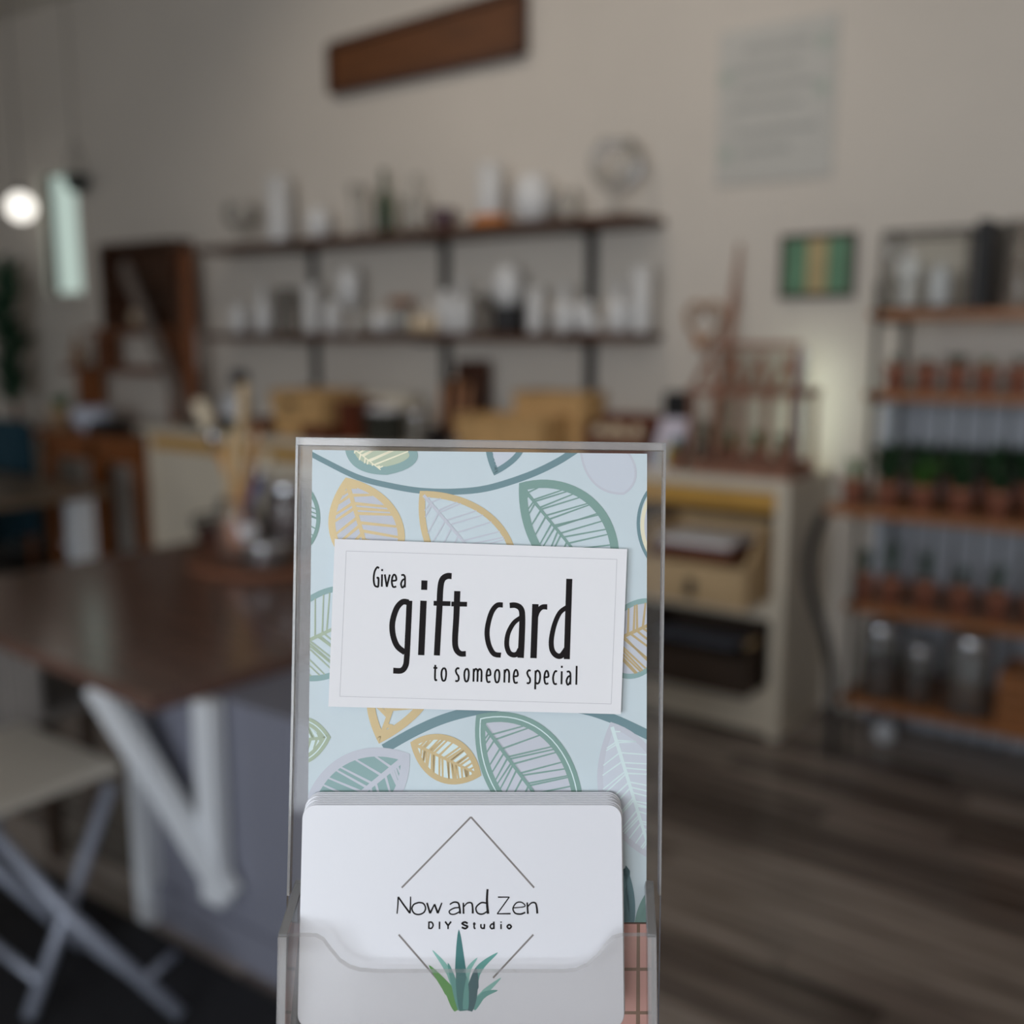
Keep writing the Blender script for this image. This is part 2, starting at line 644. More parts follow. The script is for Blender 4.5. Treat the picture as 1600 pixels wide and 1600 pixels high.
# seed-shaped leaf cut by the top edge
leaf([(538, 690), (540, 730), (580, 748), (630, 735)], [(538, 690), (560, 660), (680, 670), (630, 735)], 2, TEALM, YGREEN, None, None, layer=1)
leaf([(538, 690), (538, 725), (560, 742), (605, 742)], [(538, 690), (600, 640), (720, 720), (605, 742)], 13, TEALM, YGREEN, CREAMP, CREAMP, 2, 2, 14, 76, layer=2)
leaf([(772, 743), (760, 720), (752, 690), (760, 640)], [(772, 743), (830, 715), (850, 670), (760, 640)], 9, TEALD, LAV2, TEALD, TEALD, 4, 4, 16, 76, seed=5, layer=1)
leaf([(905, 690), (905, 740), (930, 775), (975, 773)], [(905, 690), (960, 650), (1030, 740), (975, 773)], 3.5, LAV, LAV2, None, None, layer=0)
# gold leaves
leaf([(540, 746), (500, 800), (495, 865), (590, 915)], [(540, 746), (625, 762), (672, 850), (590, 915)], 11, GOLD, LAV, GOLD, GOLD, 7, 4, 20, 76, seed=2, layer=2)
leaf([(656, 767), (645, 840), (680, 940), (805, 940)], [(656, 767), (740, 765), (835, 820), (805, 940)], 10, GOLD, None, LAV, LAV, 5, 2, 24, 76, seed=3, layer=2)
leaf([(592, 1162), (560, 1100), (560, 1040), (650, 1000)], [(592, 1162), (665, 1125), (720, 1060), (650, 1000)], 13, GOLD, None, GOLD, GOLD, 8, 6, 9, 76, seed=8, layer=4)
leaf([(641, 1160), (680, 1132), (742, 1148), (752, 1212)], [(641, 1160), (655, 1222), (705, 1242), (752, 1212)], 9, GOLD, PALE, GOLD, GOLD, 5, 3, 24, 76, seed=9, layer=4)
# green-teal leaves
leaf([(811, 755), (806, 835), (850, 925), (958, 935)], [(811, 755), (900, 728), (1000, 800), (958, 935)], 13, TEALG, None, TEALG, TEALG, 5, 2.2, 28, 76, seed=4, layer=2)
leaf([(744, 1117), (732, 1205), (780, 1305), (905, 1335)], [(744, 1117), (850, 1088), (938, 1190), (905, 1335)], 16, TEALG, LAV, TEALG, TEALG, 6, 2.4, 26, 76, line=PALE, seed=6, layer=3)
leaf([(640, 1178), (560, 1146), (468, 1190), (466, 1320)], [(640, 1178), (645, 1250), (590, 1320), (466, 1320)], 14, LAV, TEALM, LAV, LAV, 9, 3.2, 20, 76, seed=7, layer=2)
leaf([(517, 1152), (495, 1115), (455, 1100), (425, 1160)], [(517, 1152), (495, 1200), (450, 1215), (425, 1160)], 13, OLIVE, PALE, OLIVE, OLIVE, 5, 3, 16, 76, line=PALE, seed=11, layer=2)
leaf([(954, 1128), (922, 1200), (915, 1290), (1020, 1345)], [(954, 1128), (1050, 1155), (1075, 1290), (1020, 1345)], 9, LAV, LAV2, PALE, PALE, 6, 2, 24, 76, seed=12, layer=0)
# leaves cut by the side edges
leaf([(1040, 745), (990, 760), (970, 850), (1040, 905)], [(1040, 745), (1070, 790), (1070, 860), (1040, 905)], 5, TEALD, None, None, None, layer=2)
leaf([(1040, 752), (998, 768), (978, 850), (1040, 898)], [(1040, 752), (1066, 790), (1066, 860), (1040, 898)], 6, CREAMP, LAV, None, None, layer=2)
leaf([(455, 742), (505, 760), (525, 840), (455, 880)], [(455, 742), (440, 790), (440, 830), (455, 880)], 6, TEALG, None, TEALG, TEALG, 3, 2, 14, 76, seed=13, layer=2)
leaf([(420, 1030), (450, 905), (560, 890), (600, 945)], [(420, 1030), (470, 1100), (590, 1060), (600, 945)], 9, TEALM, None, OLIVE, OLIVE, 6, 2, 24, 76, seed=14, layer=2)
leaf([(930, 1015), (960, 925), (1020, 920), (1060, 955)], [(930, 1015), (960, 1090), (1040, 1075), (1060, 955)], 8, TEALM, LAV, GOLD, GOLD, 6, 3, 22, 76, seed=15, layer=2)
leaf([(978, 1352), (990, 1380), (1000, 1420), (985, 1475)], [(978, 1352), (960, 1400), (965, 1450), (985, 1475)], 9, TEALD, TEALD, None, None, layer=2)
leaf([(1012, 1392), (990, 1420), (985, 1460), (1000, 1485)], [(1012, 1392), (1030, 1420), (1030, 1460), (1000, 1485)], 9, TEALG, TEALG, None, None, layer=2)

# ---- pink card standing under the leaf card
PINK = M('pink_card_stock', (224, 170, 160), .6, var=.04, scale=30)
PO = H(745, 1680, PANEL_D - .0014)
pk = MB(PO).prism([H(x, y, PANEL_D - .0014) for x, y in ((470, 1444), (1018, 1444), (1018, 1680), (470, 1680))], FW * .0005).build('pink_card', PINK)
tag(pk, 'dusty pink card standing low behind the white gift cards', 'card')
mb = MB(PO)
for y in (1512, 1580, 1640):
    mb.face([H(x, yy, PANEL_D - .00145) for x, yy in ((470, y), (1018, y), (1018, y + 5), (470, y + 5))])
for x in (992, 884):
    mb.face([H(x_, yy, PANEL_D - .00146) for x_, yy in ((x + 3, 1444), (x + 8, 1444), (x + 8, 1680), (x + 1, 1680))])
mb.build('printed_line', M('print_brown_line', (140, 110, 90), .6), pk, recalc=False)

# ---- tilted white note
ND = PANEL_D - .0026
NO = H(740, 1110, ND)
note = MB(NO).prism([H(x, y, ND) for x, y in ((523, 842), (980, 858), (970, 1116), (513, 1104))], FW * .0005).build('gift_card_note', PAPER)
tag(note, 'white note reading Give a gift card, tilted across the leaf print', 'note')
INK = M('black_ink', (24, 20, 22), .7, spec=.2)
INKL = M('grey_hairline', (202, 202, 208), .6)


def strokes(items, mapf, org, name, mat, parent, bold=1.0):
    """items: list of (points, width); ribbons mitred at smooth bends"""
    mb = MB(org)
    for k, (pts, wd, *sm) in enumerate(items):
        p = catmull(pts, 10) if (not sm or sm[0]) else pts
        w0, w1 = wd if isinstance(wd, tuple) else (wd, wd)
        n = len(p)
        L, Rr = [], []
        for i, q in enumerate(p):
            a, b = p[max(i - 1, 0)], p[min(i + 1, n - 1)]
            dx, dy = b[0] - a[0], b[1] - a[1]
            l = math.hypot(dx, dy) or 1
            h = (w0 + (w1 - w0) * i / max(1, n - 1)) / 2 * bold
            L.append((q[0] - dy / l * h, q[1] + dx / l * h))
            Rr.append((q[0] + dy / l * h, q[1] - dx / l * h))
        for i in range(n - 1):
            mb.face([mapf(*c, k) for c in (L[i], L[i + 1], Rr[i + 1], Rr[i])])
    return mb.build(name, mat, parent, recalc=False)


def note_map(zx, zy, k=0):
    return H(560 + zx * .23125, 860 + zy * .23125, ND - .00004 - k * .000001)


gift = [
    ([(340, 352), (300, 348), (262, 385), (236, 455), (228, 520), (238, 590), (265, 650), (315, 690)], 36),
    ([(345, 340), (336, 540), (327, 720), (318, 780), (290, 812), (235, 812)], 36),
    ([(446, 203), (444, 267)], 38),
    ([(440, 340), (424, 708)], 40),
    ([(630, 174), (598, 174), (568, 196), (554, 255), (547, 400), (538, 560), (530, 710)], 38),
    ([(508, 357), (622, 360)], 30),
    ([(668, 275), (662, 440), (653, 600), (660, 665), (688, 697), (726, 698)], (39, 34)),
    ([(628, 362), (734, 364)], 30),
    ([(976, 369), (938, 371), (904, 410), (880, 480), (869, 560), (882, 640), (915, 698), (963, 708)], (32, 32)),
    ([(1022, 372), (1062, 371), (1096, 392), (1107, 445), (1103, 600), (1096, 726)], (34, 40)),
    ([(1100, 452), (1050, 490), (1012, 560), (1002, 635), (1017, 688), (1045, 706), (1075, 698), (1092, 668)], (28, 34)),
    ([(1196, 363), (1183, 728)], 40),
    ([(1196, 470), (1212, 415), (1240, 384), (1276, 382)], (24, 34)),
    ([(1425, 192), (1408, 735)], 38),
    ([(1412, 382), (1362, 420), (1325, 500), (1304, 600), (1308, 670), (1335, 708), (1370, 712), (1405, 668)], (28, 36)),
]
strokes(gift, note_map, NO, 'large_lettering', INK, note, 1.08)

# small condensed alphabet: x 0..1 across the letter, y 0 (baseline) .. 1 (x-height)
ALPHA = {
    't': [[(.45, 1.2), (.42, .3), (.55, .04), (.95, .06)], [(0, .97), (.95, .97)]],
    'o': [[(.5, 1), (.16, .8), (.08, .45), (.25, .08), (.5, 0), (.78, .1), (.92, .5), (.82, .85), (.5, 1)]],
    's': [[(.9, .96), (.5, 1), (.15, .82), (.35, .58), (.75, .38), (.8, .12), (.45, 0), (.08, .04)]],
    'm': [[(.04, 0), (.04, 1)], [(.04, .72), (.2, .95), (.38, .96), (.5, .75), (.5, 0)], [(.5, .75), (.66, .96), (.84, .95), (.96, .75), (.96, 0)]],
    'n': [[(.08, 0), (.08, 1)], [(.08, .7), (.35, .97), (.7, .97), (.92, .7), (.92, 0)]],
    'e': [[(.1, .5), (.9, .56), (.82, .88), (.5, 1), (.2, .82), (.08, .45), (.25, .08), (.55, 0), (.95, .06)]],
    'p': [[(.08, -.45), (.08, 1)], [(.08, .8), (.4, 1), (.8, .85), (.92, .5), (.75, .1), (.4, 0), (.08, .12)]],
    'c': [[(.95, .96), (.6, 1), (.25, .8), (.08, .45), (.25, .1), (.6, 0), (.95, .05)]],
    'i': [[(.5, 0), (.5, 1)], [(.5, 1.26), (.5, 1.42)]],
    'a': [[(.1, .96), (.55, 1), (.85, .85), (.9, .5), (.9, 0)], [(.9, .68), (.4, .58), (.08, .28), (.3, 0), (.62, .04), (.9, .25)]],
    'l': [[(.5, 0), (.5, 1.45)]],
    'v': [[(.04, 1), (.45, 0)], [(.45, 0), (.96, 1)]],
    'G': [[(1, 1.48), (.65, 1.55), (.2, 1.2), (.06, .6), (.25, .12), (.65, 0), (.92, .06), (.92, .68), (.6, .68)]],
}


def line_of(text, xs, base0, base1, X0, X1, xh, wd):
    it = []
    for ch, (a, b) in zip(text, xs):
        for st in ALPHA[ch]:
            q = []
            for x, y in st:
                zx = a + (b - a) * x
                base = base0 + (base1 - base0) * (zx - X0) / (X1 - X0)
                q.append((zx - y * xh * -.02, base - y * xh))
            it.append((q, wd, len(q) > 2))
    return it


strokes(line_of('Givea', [(100, 137), (151, 165), (175, 212), (222, 257), (285, 317)], 244, 250, 100, 317, 84, 10.5), note_map, NO, 'small_lettering', INK, note, 1.2)
strokes(line_of('tosomeonespecial', [(505, 533), (557, 595), (652, 683), (712, 748), (775, 833), (862, 893), (918, 955), (983, 1020), (1045, 1078),
                                      (1135, 1165), (1192, 1230), (1253, 1285), (1312, 1342), (1362, 1382), (1403, 1435), (1462, 1482)], 879, 908, 505, 1480, 88, 10.5),
        note_map, NO, 'small_lettering', INK, note, 1.2)
bd = [(541, 861), (964, 874), (955, 1100), (531, 1088)]
mb = MB(NO)
for i in range(4):
    for q in ribbon2d([bd[i], bd[(i + 1) % 4]], .8):
        mb.face([H(x, y, ND - .00003) for x, y in q])
mb.build('hairline_border', INKL, note, recalc=False)

# ---- white gift cards with rounded corners, leaning in the pocket
CARDM = M('white_gift_card_plastic', (228, 229, 236), .32)
TILT = R(7.0)
CU = (UP * math.cos(TILT) + FW * math.sin(TILT)).normalized()
CN = CU.cross(RX)                                         # away from the viewer
CW, CH, CR, CT = .0838, .0557, .0034, .00066
unit = .2655 / 1600
front_c = CAM + FW * .2655 + RX * ((721 - 800) * unit) + UP * ((800 - 1430) * unit)


def card_outline():
    p = []
    for cx, cy, a0 in ((1, 1, 0), (-1, 1, 90), (-1, -1, 180), (1, -1, 270)):
        for k in range(7):
            a = R(a0 + 15 * k)
            p.append((cx * (CW / 2 - CR) + CR * math.cos(a), cy * (CH / 2 - CR) + CR * math.sin(a)))
    return p


LOC0 = front_c - CU * CH / 2
mb = MB(LOC0)
mb.prism([front_c + RX * x + CU * y for x, y in card_outline()], CN * CT)
mb.bevel(.00012, 1)
card = mb.build('gift_card', CARDM)
backs = []
for k in range(1, 8):
    c = card.copy()
    COL.objects.link(c)
    c.location = LOC0 + CN * (.00072 * k) + CU * (.00036 * k) + RX * (.00012 * ((k * 37) % 5 - 1))
    tag(c, 'white gift card in the pocket stack, %s behind the front logo card' % ('first second third fourth fifth sixth last'.split()[k - 1]), 'gift card', 'stacked gift cards')
tag(card, 'front white gift card with diamond logo and green succulent', 'gift card', 'stacked gift cards')


def logo_map(zx, zy, k=0):
    px, py = 590 + zx * .21244, 1260 + zy * .21244
    return front_c + RX * ((px - 721) * unit) + CU * ((1430 - py) * unit) - CN * (.00004 + k * .000002)


strokes([([(175, 605), (683, 98)], 13), ([(683, 98), (1152, 605)], 13), ([(157, 937), (455, 1262)], 13), ([(1145, 937), (850, 1240)], 13)],
        logo_map, LOC0, 'logo_diamond', M('print_taupe', (128, 122, 120), .45), card)
strokes([
    ([(143, 790), (148, 730), (150, 670)], (7, 9)), ([(150, 670), (190, 725), (237, 785)], (9, 11)), ([(238, 787), (241, 730), (241, 668)], (10, 7)),
    ([(302, 710), (266, 724), (252, 755), (270, 787), (305, 795), (340, 780), (352, 748), (335, 717), (302, 710)], 9),
    ([(362, 712), (386, 787)], (10, 12)), ([(386, 787), (418, 722)], (11, 8)), ([(418, 722), (443, 786)], (10, 12)), ([(443, 786), (472, 712)], (11, 8)),
    ([(530, 724), (560, 708), (592, 714), (603, 750), (607, 790)], (8, 12)), ([(602, 745), (562, 750), (528, 770), (535, 790), (565, 793), (604, 775)], 8),
    ([(630, 712), (632, 790)], (9, 11)), ([(632, 742), (660, 714), (690, 714), (698, 742), (700, 788)], (7, 12)),
    ([(808, 615), (804, 700), (812, 790)], (12, 15)), ([(806, 716), (762, 712), (724, 745), (734, 783), (770, 792), (808, 772)], (9, 9)),
    ([(885, 672), (970, 672)], (8, 6)), ([(968, 672), (880, 790)], (7, 7)), ([(878, 790), (978, 789)], (6, 9)),
    ([(1000, 748), (1082, 738), (1062, 710), (1022, 712), (996, 750), (1010, 784), (1050, 792), (1086, 780)], (6, 10)),
    ([(1100, 710), (1105, 790)], (9, 11)), ([(1105, 738), (1132, 713), (1160, 714), (1170, 742), (1175, 788)], (7, 12)),
], logo_map, LOC0, 'brush_lettering', INK, card, 1.25)
strokes([
    ([(378, 845), (378, 897)], 10), ([(378, 850), (398, 850), (409, 870), (398, 892), (378, 892)], 10),
    ([(456, 845), (456, 898)], 10),
    ([(497, 845), (519, 873)], 11, False), ([(541, 845), (519, 873)], 11, False), ([(519, 871), (519, 898)], 10),
    ([(663, 858), (642, 849), (622, 858), (640, 870), (662, 880), (645, 894), (619, 885)], 12),
    ([(711, 850), (711, 888), (721, 894)], 10), ([(701, 862), (722, 862)], 8),
    ([(760, 862), (761, 885), (773, 893), (785, 884), (785, 862)], 10), ([(785, 862), (785, 898)], 9),
    ([(855, 845), (855, 898)], 11), ([(855, 866), (840, 862), (828, 880), (840, 895), (855, 888)], 10),
    ([(908, 862), (908, 898)], 10), ([(908, 845), (908, 853)], 10),
    ([(968, 864), (953, 880), (968, 895), (983, 880), (968, 864)], 11),
], logo_map, LOC0, 'block_lettering', INK, card, 1.15)
SUC = [M('print_succulent_%d' % i, c, .5) for i, c in enumerate(((52, 118, 118), (94, 160, 152), (134, 190, 180), (92, 158, 74), (62, 104, 66), (44, 92, 100)))]


def blade(base, mid, tip, wd, mat, k):
    p = catmull([base, mid, tip], 10)
    n = len(p)
    mb = MB(LOC0)
    prev = None
    for i, q in enumerate(p):
        a, b = p[max(i - 1, 0)], p[min(i + 1, n - 1)]
        dx, dy = b[0] - a[0], b[1] - a[1]
        l = math.hypot(dx, dy) or 1
        t = i / (n - 1)
        h = wd / 2 * (math.sin(math.pi * min(1, .28 + .5 * t / .55)) if t < .5 else 1.0 * (1 - (t - .5) / .5) ** .8 * .92) + .3
        cur = ((q[0] - dy / l * h, q[1] + dx / l * h), (q[0] + dy / l * h, q[1] - dx / l * h))
        if prev:
            mb.face([logo_map(*c, k) for c in (prev[0], cur[0], cur[1], prev[1])])
        prev = cur
    return mb.build('succulent_leaf', mat, card, recalc=False)


for k, a in enumerate([
    ((600, 1380), (520, 1190), (405, 1045), 46, 2), ((650, 1380), (665, 1200), (735, 1098), 44, 2), ((690, 1400), (740, 1190), (885, 1062), 60, 1),
    ((700, 1440), (790, 1340), (910, 1238), 48, 2), ((705, 1455), (780, 1360), (885, 1326), 48, 1), ((600, 1460), (530, 1330), (380, 1150), 82, 3),
    ((615, 1462), (560, 1260), (520, 1135), 48, 1), ((640, 1468), (612, 1180), (598, 900), 86, 0), ((665, 1466), (705, 1300), (725, 1170), 88, 5),
    ((650, 1460), (655, 1350), (660, 1230), 44, 1)]):
    blade(*a[:4], SUC[a[4]], 3 + k)

# ---- counter the holder stands on (just below the picture)
cx = Vector((HB.x, HB.y, 0))
fh = Vector((-math.sin(YAW), math.cos(YAW), 0))
edge = .262 - Vector((HB.x, HB.y, 0)).dot(fh)
CT0 = Vector((HB.x, HB.y, 0))


def cpt(a, b, z):
    return CT0 + RX * a + fh * b + Vector((0, 0, z))


desk = thing('checkout_counter', 'white checkout counter under the acrylic card holder', 'counter', CT0)


def cbox(mb, a0, a1, b0, b1, z0, z1):
    return mb.hexa([cpt(a0, b0, z0), cpt(a1, b0, z0), cpt(a1, b1, z0), cpt(a0, b1, z0), cpt(a0, b0, z1), cpt(a1, b0, z1), cpt(a1, b1, z1), cpt(a0, b1, z1)])


cbox(MB(CT0), -.45, .6, -.17, edge, ctr_z - .034, ctr_z - .001).build('counter_top', DARKWOOD, desk)
cbox(MB(CT0), -.42, .57, -.15, edge - .025, 0, ctr_z - .034).build('counter_body', CABWHITE, desk)

# ------------------------------------------------------------------ work table with its cabinet, strut and leg
TZ = .68
t = thing('work_table', 'large dark walnut work table with white cabinet and slanted white strut', 'table', (-2.5, 2.0, 0))
MB(t.location).hexa([(-3.27, 1.34, TZ - .035), (-1.865, 1.245, TZ - .035), (-1.80, 2.74, TZ - .035), (-3.2, 2.78, TZ - .035),
                     (-3.27, 1.34, TZ), (-1.865, 1.245, TZ), (-1.80, 2.74, TZ), (-3.2, 2.78, TZ)]).build('tabletop', DARKWOOD, t)
MB(t.location).box(-2.10, -1.25, 1.40, 1.86, .0, TZ - .036).build('cabinet', CABGREY, t)
MB(t.location).box(-2.11, -1.24, 1.388, 1.40, 0, .1).build('plinth_board', CABGREY, t)
mb = MB(t.location).beam((-2.14, 1.285, .645), (-1.80, 1.372, .178), .078, .03, up=(0, 1, 0))
mb.build('diagonal_strut', COOLWHITE, t)
MB(t.location).box(-1.876, -1.806, 1.352, 1.387, .155, .644).build('strut_upright', COOLWHITE, t)
for x, y in ((-2.155, 1.36), (-3.15, 1.45), (-3.1, 2.65), (-1.92, 2.62)):
    MB(t.location).box(x, x + .05, y, y + .05, 0, TZ - .036).build('leg', COOLWHITE, t)

# rattan tray with jars
TR = (-2.70, 2.29, TZ)
tray = thing('rattan_tray', 'round rust brown rattan tray holding the brush jar on the walnut table', 'tray', TR)
MB(TR).lathe([(0, .002), (.245, .002), (.255, .0), (.268, .008), (.264, .018), (.252, .017), (.245, .012), (0, .012)], TR, 48).build('tray_body', RATTAN, tray)
mb = MB(TR)
for k in range(3):
    rr = .254 + .004 * k
    mb.tube([(TR[0] + rr * math.cos(a * math.pi / 20), TR[1] + rr * math.sin(a * math.pi / 20), TR[2] + .010 + .004 * k + .002 * (a % 2)) for a in range(41)], .005, 6, cap=False)
mb.build('woven_rim', RATTAN, tray)
TZ2 = TZ + .0135


def jar(loc, r, h, label, fill_m, fill_h, lid, name='glass_jar', group='jars on the rattan tray'):
    j = thing(name, label, 'jar', loc, group)
    t_ = .004
    MB(loc).lathe([(0, 0), (r * .92, 0), (r, .01), (r, h * .78), (r * .86, h * .88), (r * .86, h), (r * .86 - t_, h), (r * .86 - t_, h * .88), (r - t_, h * .76), (r - t_, .008), (0, .006)], loc, 28).build('glass_body', GLASS, j)
    if fill_m:
        MB(loc).lathe([(0, .008), (r - .006, .008), (r - .006, fill_h * .97), (r * .5, fill_h), (0, fill_h * .98)], loc, 24).build('contents', fill_m, j)
    if lid:
        lz = h * .86
        MB(loc).lathe([(r * .9, lz), (r * .97, lz + .002), (r * .97, h + .006), (r * .92, h + .012), (0, h + .012)], loc, 32).build('lid', CHROME, j)
    return j


J1 = (-2.785, 2.24, TZ2)
jar(J1, .078, .21, 'open glass jar of paint brushes half filled with copper beads', BEADS, .135, False, 'brush_jar')
lab = bpy.data.objects['brush_jar']
d = Vector((-J1[0], -J1[1], 0)).normalized()
s_ = Vector((-d.y, d.x, 0))
mb = MB(J1)
for i in range(5):
    a0, a1 = R(-2 + 11 * i), R(9 + 11 * i)
    p = [Vector(J1) + (d * math.cos(a) + s_ * math.sin(a)) * .0795 for a in (a0, a1)]
    mb.face([p[0] + Vector((0, 0, .085)), p[1] + Vector((0, 0, .085)), p[1] + Vector((0, 0, .13)), p[0] + Vector((0, 0, .13))])
mb.build('paper_label', PAPER, lab, recalc=False)
jar((-2.615, 2.215, TZ2), .083, .07, 'low glass jar with silver lid and dark contents at front of the rattan tray', DARKBEADS, .052, True)
jar((-2.735, 2.425, TZ2), .088, .235, 'tall glass jar of dark beads with silver lid behind the brush jar', DARKBEADS, .19, True)


def brush(bx, by, top, name, label, hm, hr, flat=None):
    """a tool standing in the jar: foot inside, head at top"""
    b = Vector((J1[0] + bx, J1[1] + by, TZ2 + .14))
    tp = Vector(top)
    o = thing(name, label, 'brush' if flat else 'stick', b, 'tools in the brush jar')
    dv = tp - b
    if flat:
        MB(b).tube([b, b + dv * .35, b + dv * .62], [hr, hr * 1.5, hr * 1.2], 10).build('handle', hm, o)
        MB(b).tube([b + dv * .6, b + dv * .76], [hr * 1.5, hr * 1.9], 10).build('ferrule', CHROME, o)
        MB(b).tube([b + dv * .75, b + dv * .86, b + dv * .97, tp], [hr * 1.9, hr * 2.4, hr * 2.0, hr * .9], 12).build('bristles', BRISTLE, o)
        return o, b, dv
    MB(b).tube([b, b + dv * .97, tp], [hr, hr, hr * .7], 10).build('shaft', hm, o)
    return o, b, dv


RIGHT = Vector((.809, .588, 0))
def jtop(rx, dz, dep=0):
    p = Vector(J1) + RIGHT * rx + Vector((-.588, .809, 0)) * dep
    return (p.x, p.y, J1[2] + dz)


o, b, dv = brush(.03, .02, jtop(-.118, .545), 'paint_brush', 'big paint brush with pale bristles and varnished yellow handle', YELLOWWOOD, .012, True)
MB(b).tube([b + dv * .02, b + dv * .17], [.0155, .0185], 10).build('orange_band', M('orange_tape', (232, 104, 48), .5), o)
brush(.0, .0, jtop(.04, .60), 'wooden_stirrer', 'tallest pale wooden stick standing in the brush jar', PALEWOOD, .017)
brush(-.005, -.03, jtop(-.015, .44), 'wooden_stirrer', 'pale thin wooden stick at centre front of the brush jar', PALEWOOD, .013)
brush(.025, -.01, jtop(.085, .455), 'wooden_stirrer', 'short reddish wooden stick leaning right in the brush jar', M('reddish_stick', (206, 160, 118), .5), .011)
brush(.03, .0, jtop(.098, .36, .05), 'blue_brush', 'blue handled brush leaning right in the brush jar', M('blue_handle', (40, 60, 140), .4), .013, True)

# black wire basket with a white knob further along the table
BK = (-3.05, 2.42, TZ)
bk = thing('wire_basket', 'black round wire basket with brown bands near the far edge of the walnut table', 'basket', BK)
mb = MB(BK)
for z, rr in ((.006, .11), (.04, .125), (.075, .135), (.10, .14)):
    mb.tube([(BK[0] + rr * math.cos(a * math.pi / 16), BK[1] + rr * math.sin(a * math.pi / 16), BK[2] + z) for a in range(33)], .006, 6, cap=False)
for a in range(16):
    c_, s = math.cos(a * math.pi / 8), math.sin(a * math.pi / 8)
    mb.tube([(BK[0] + .11 * c_, BK[1] + .11 * s, BK[2] + .004), (BK[0] + .14 * c_, BK[1] + .14 * s, BK[2] + .1)], .004, 6)
mb.build('wire_frame', BLACK, bk)
MB(BK).lathe([(0, .005), (.112, .005), (.128, .06), (.122, .06), (.106, .012), (0, .012)], BK, 28).build('liner', MAHOG, bk)
kb = MB((BK[0] + .02, BK[1], TZ + .012)).lathe([(0, 0), (.018, .002), (.02, .10), (.034, .115), (.036, .14), (.024, .163), (0, .168)], (BK[0] + .02, BK[1], TZ + .012), 18).build('white_shaker', COOLWHITE)
tag(kb, 'small white round-topped shaker standing in the black wire basket', 'shaker')

# ------------------------------------------------------------------ folding chair, lower left
ch = thing('folding_chair', 'folding chair with cream seat and crossed grey metal legs by the white cabinet', 'chair', (-2.25, 1.08, 0))
MB(ch.location).box(-2.52, -2.075, .93, 1.30, .432, .455).bevel(.008).build('seat', M('greyish_seat', (196, 190, 180), .5), ch)
for k, dlt in enumerate((Vector((0, 0, 0)), Vector((-.40, .02, 0)))):
    MB(ch.location).tube([Vector((-2.13, .985, .432)) + dlt, Vector((-1.95, 1.07, .22)) + dlt, Vector((-1.73, 1.18, .013)) + dlt], .015, 10).build('leg', GREYMETAL, ch)
    MB(ch.location).tube([Vector((-2.035, 1.24, .432)) + dlt, Vector((-2.0, 1.10, .21)) + dlt, Vector((-1.985, .985, .013)) + dlt], .015, 10).build('leg', GREYMETAL, ch)
MB(ch.location).tube([(-1.80, 1.14, .085), (-2.20, 1.16, .085)], .011, 8).build('crossbar', GREYMETAL, ch)
MB(ch.location).tube([(-2.0, 1.02, .075), (-2.40, 1.04, .075)], .011, 8).build('crossbar', GREYMETAL, ch)
MB(ch.location).tube([(-1.80, 1.14, .085), (-1.83, 1.24, .085)], .011, 8).build('foot_bar', GREYMETAL, ch)

ch.location.z += .006
mat_ = thing('floor_mat', 'black rubber floor mat under the folding chair', 'mat', (-2.2, .95, 0))
MB(mat_.location).box(-3.2, -1.2, .5, 1.35, .0005, .0055).build('mat_sheet', M('black_rubber', (30, 30, 34), .7, var=.2, scale=30), mat_)
for i in range(9):
    MB(mat_.location).box(-3.15 + .215 * i, -3.0 + .215 * i, .53, 1.32, .0056, .0066).build('tread_panel', M('black_rubber', (30, 30, 34)), mat_)

# slatted chair tucked behind it
SLAT = M('weathered_slat', (138, 132, 128), .7, var=.1)
c2 = thing('slatted_chair', 'grey slat-backed chair tucked under the far side of the walnut table', 'chair', (-2.85, 1.55, 0))
for i in range(5):
    x = -3.02 + .085 * i
    MB(c2.location).box(x, x + .055, 1.40, 1.418, .34, .62).build('back_slat', SLAT, c2)
MB(c2.location).box(-3.05, -2.6, 1.40, 1.42, .30, .34).build('back_rail', SLAT, c2)
MB(c2.location).box(-3.05, -2.6, 1.42, 1.80, .40, .425).build('seat', SLAT, c2)
for x in (-3.05, -2.635):
    for y in (1.40, 1.765):
        MB(c2.location).box(x, x + .035, y, y + .035, 0, .40).build('leg', DARKBIN, c2)

# ------------------------------------------------------------------ back counter (white bench) with open bays on the right
CZ = .95
bc = thing('craft_bench', 'long cream craft bench with ochre fascia along the back wall', 'bench', (-3.1, 3.63, 0))
L0 = bc.location
MB(L0).box(-5.0, -1.283, 3.39, YW - .002, CZ - .04, CZ).build('bench_top', CREAM, bc)
MB(L0).box(-4.96, -1.33, 3.405, 3.425, .835, CZ - .041).build('fascia', OCHRE, bc)
for x0, x1 in ((-1.33, -1.285), (-2.45, -2.41), (-3.7, -3.66), (-4.98, -4.94)):
    MB(L0).box(x0, x1, 3.40, YW - .004, 0, CZ - .041).build('upright', CREAM, bc)
MB(L0).box(-4.939, -3.701, 3.415, 3.43, .06, .834).build('front_board', CREAM, bc)
MB(L0).box(-3.659, -2.451, 3.415, 3.43, .06, .834).build('front_board', CREAM, bc)
MB(L0).box(-2.409, -1.331, 3.40, YW - .004, .445, .51).build('shelf', CREAM, bc)
MB(L0).box(-2.409, -1.331, 3.395, YW - .004, .02, .175).build('shelf', CREAM, bc)
MB(L0).box(-2.409, -1.331, YW - .02, YW - .006, .176, .834).build('back_board', DARKBIN, bc)


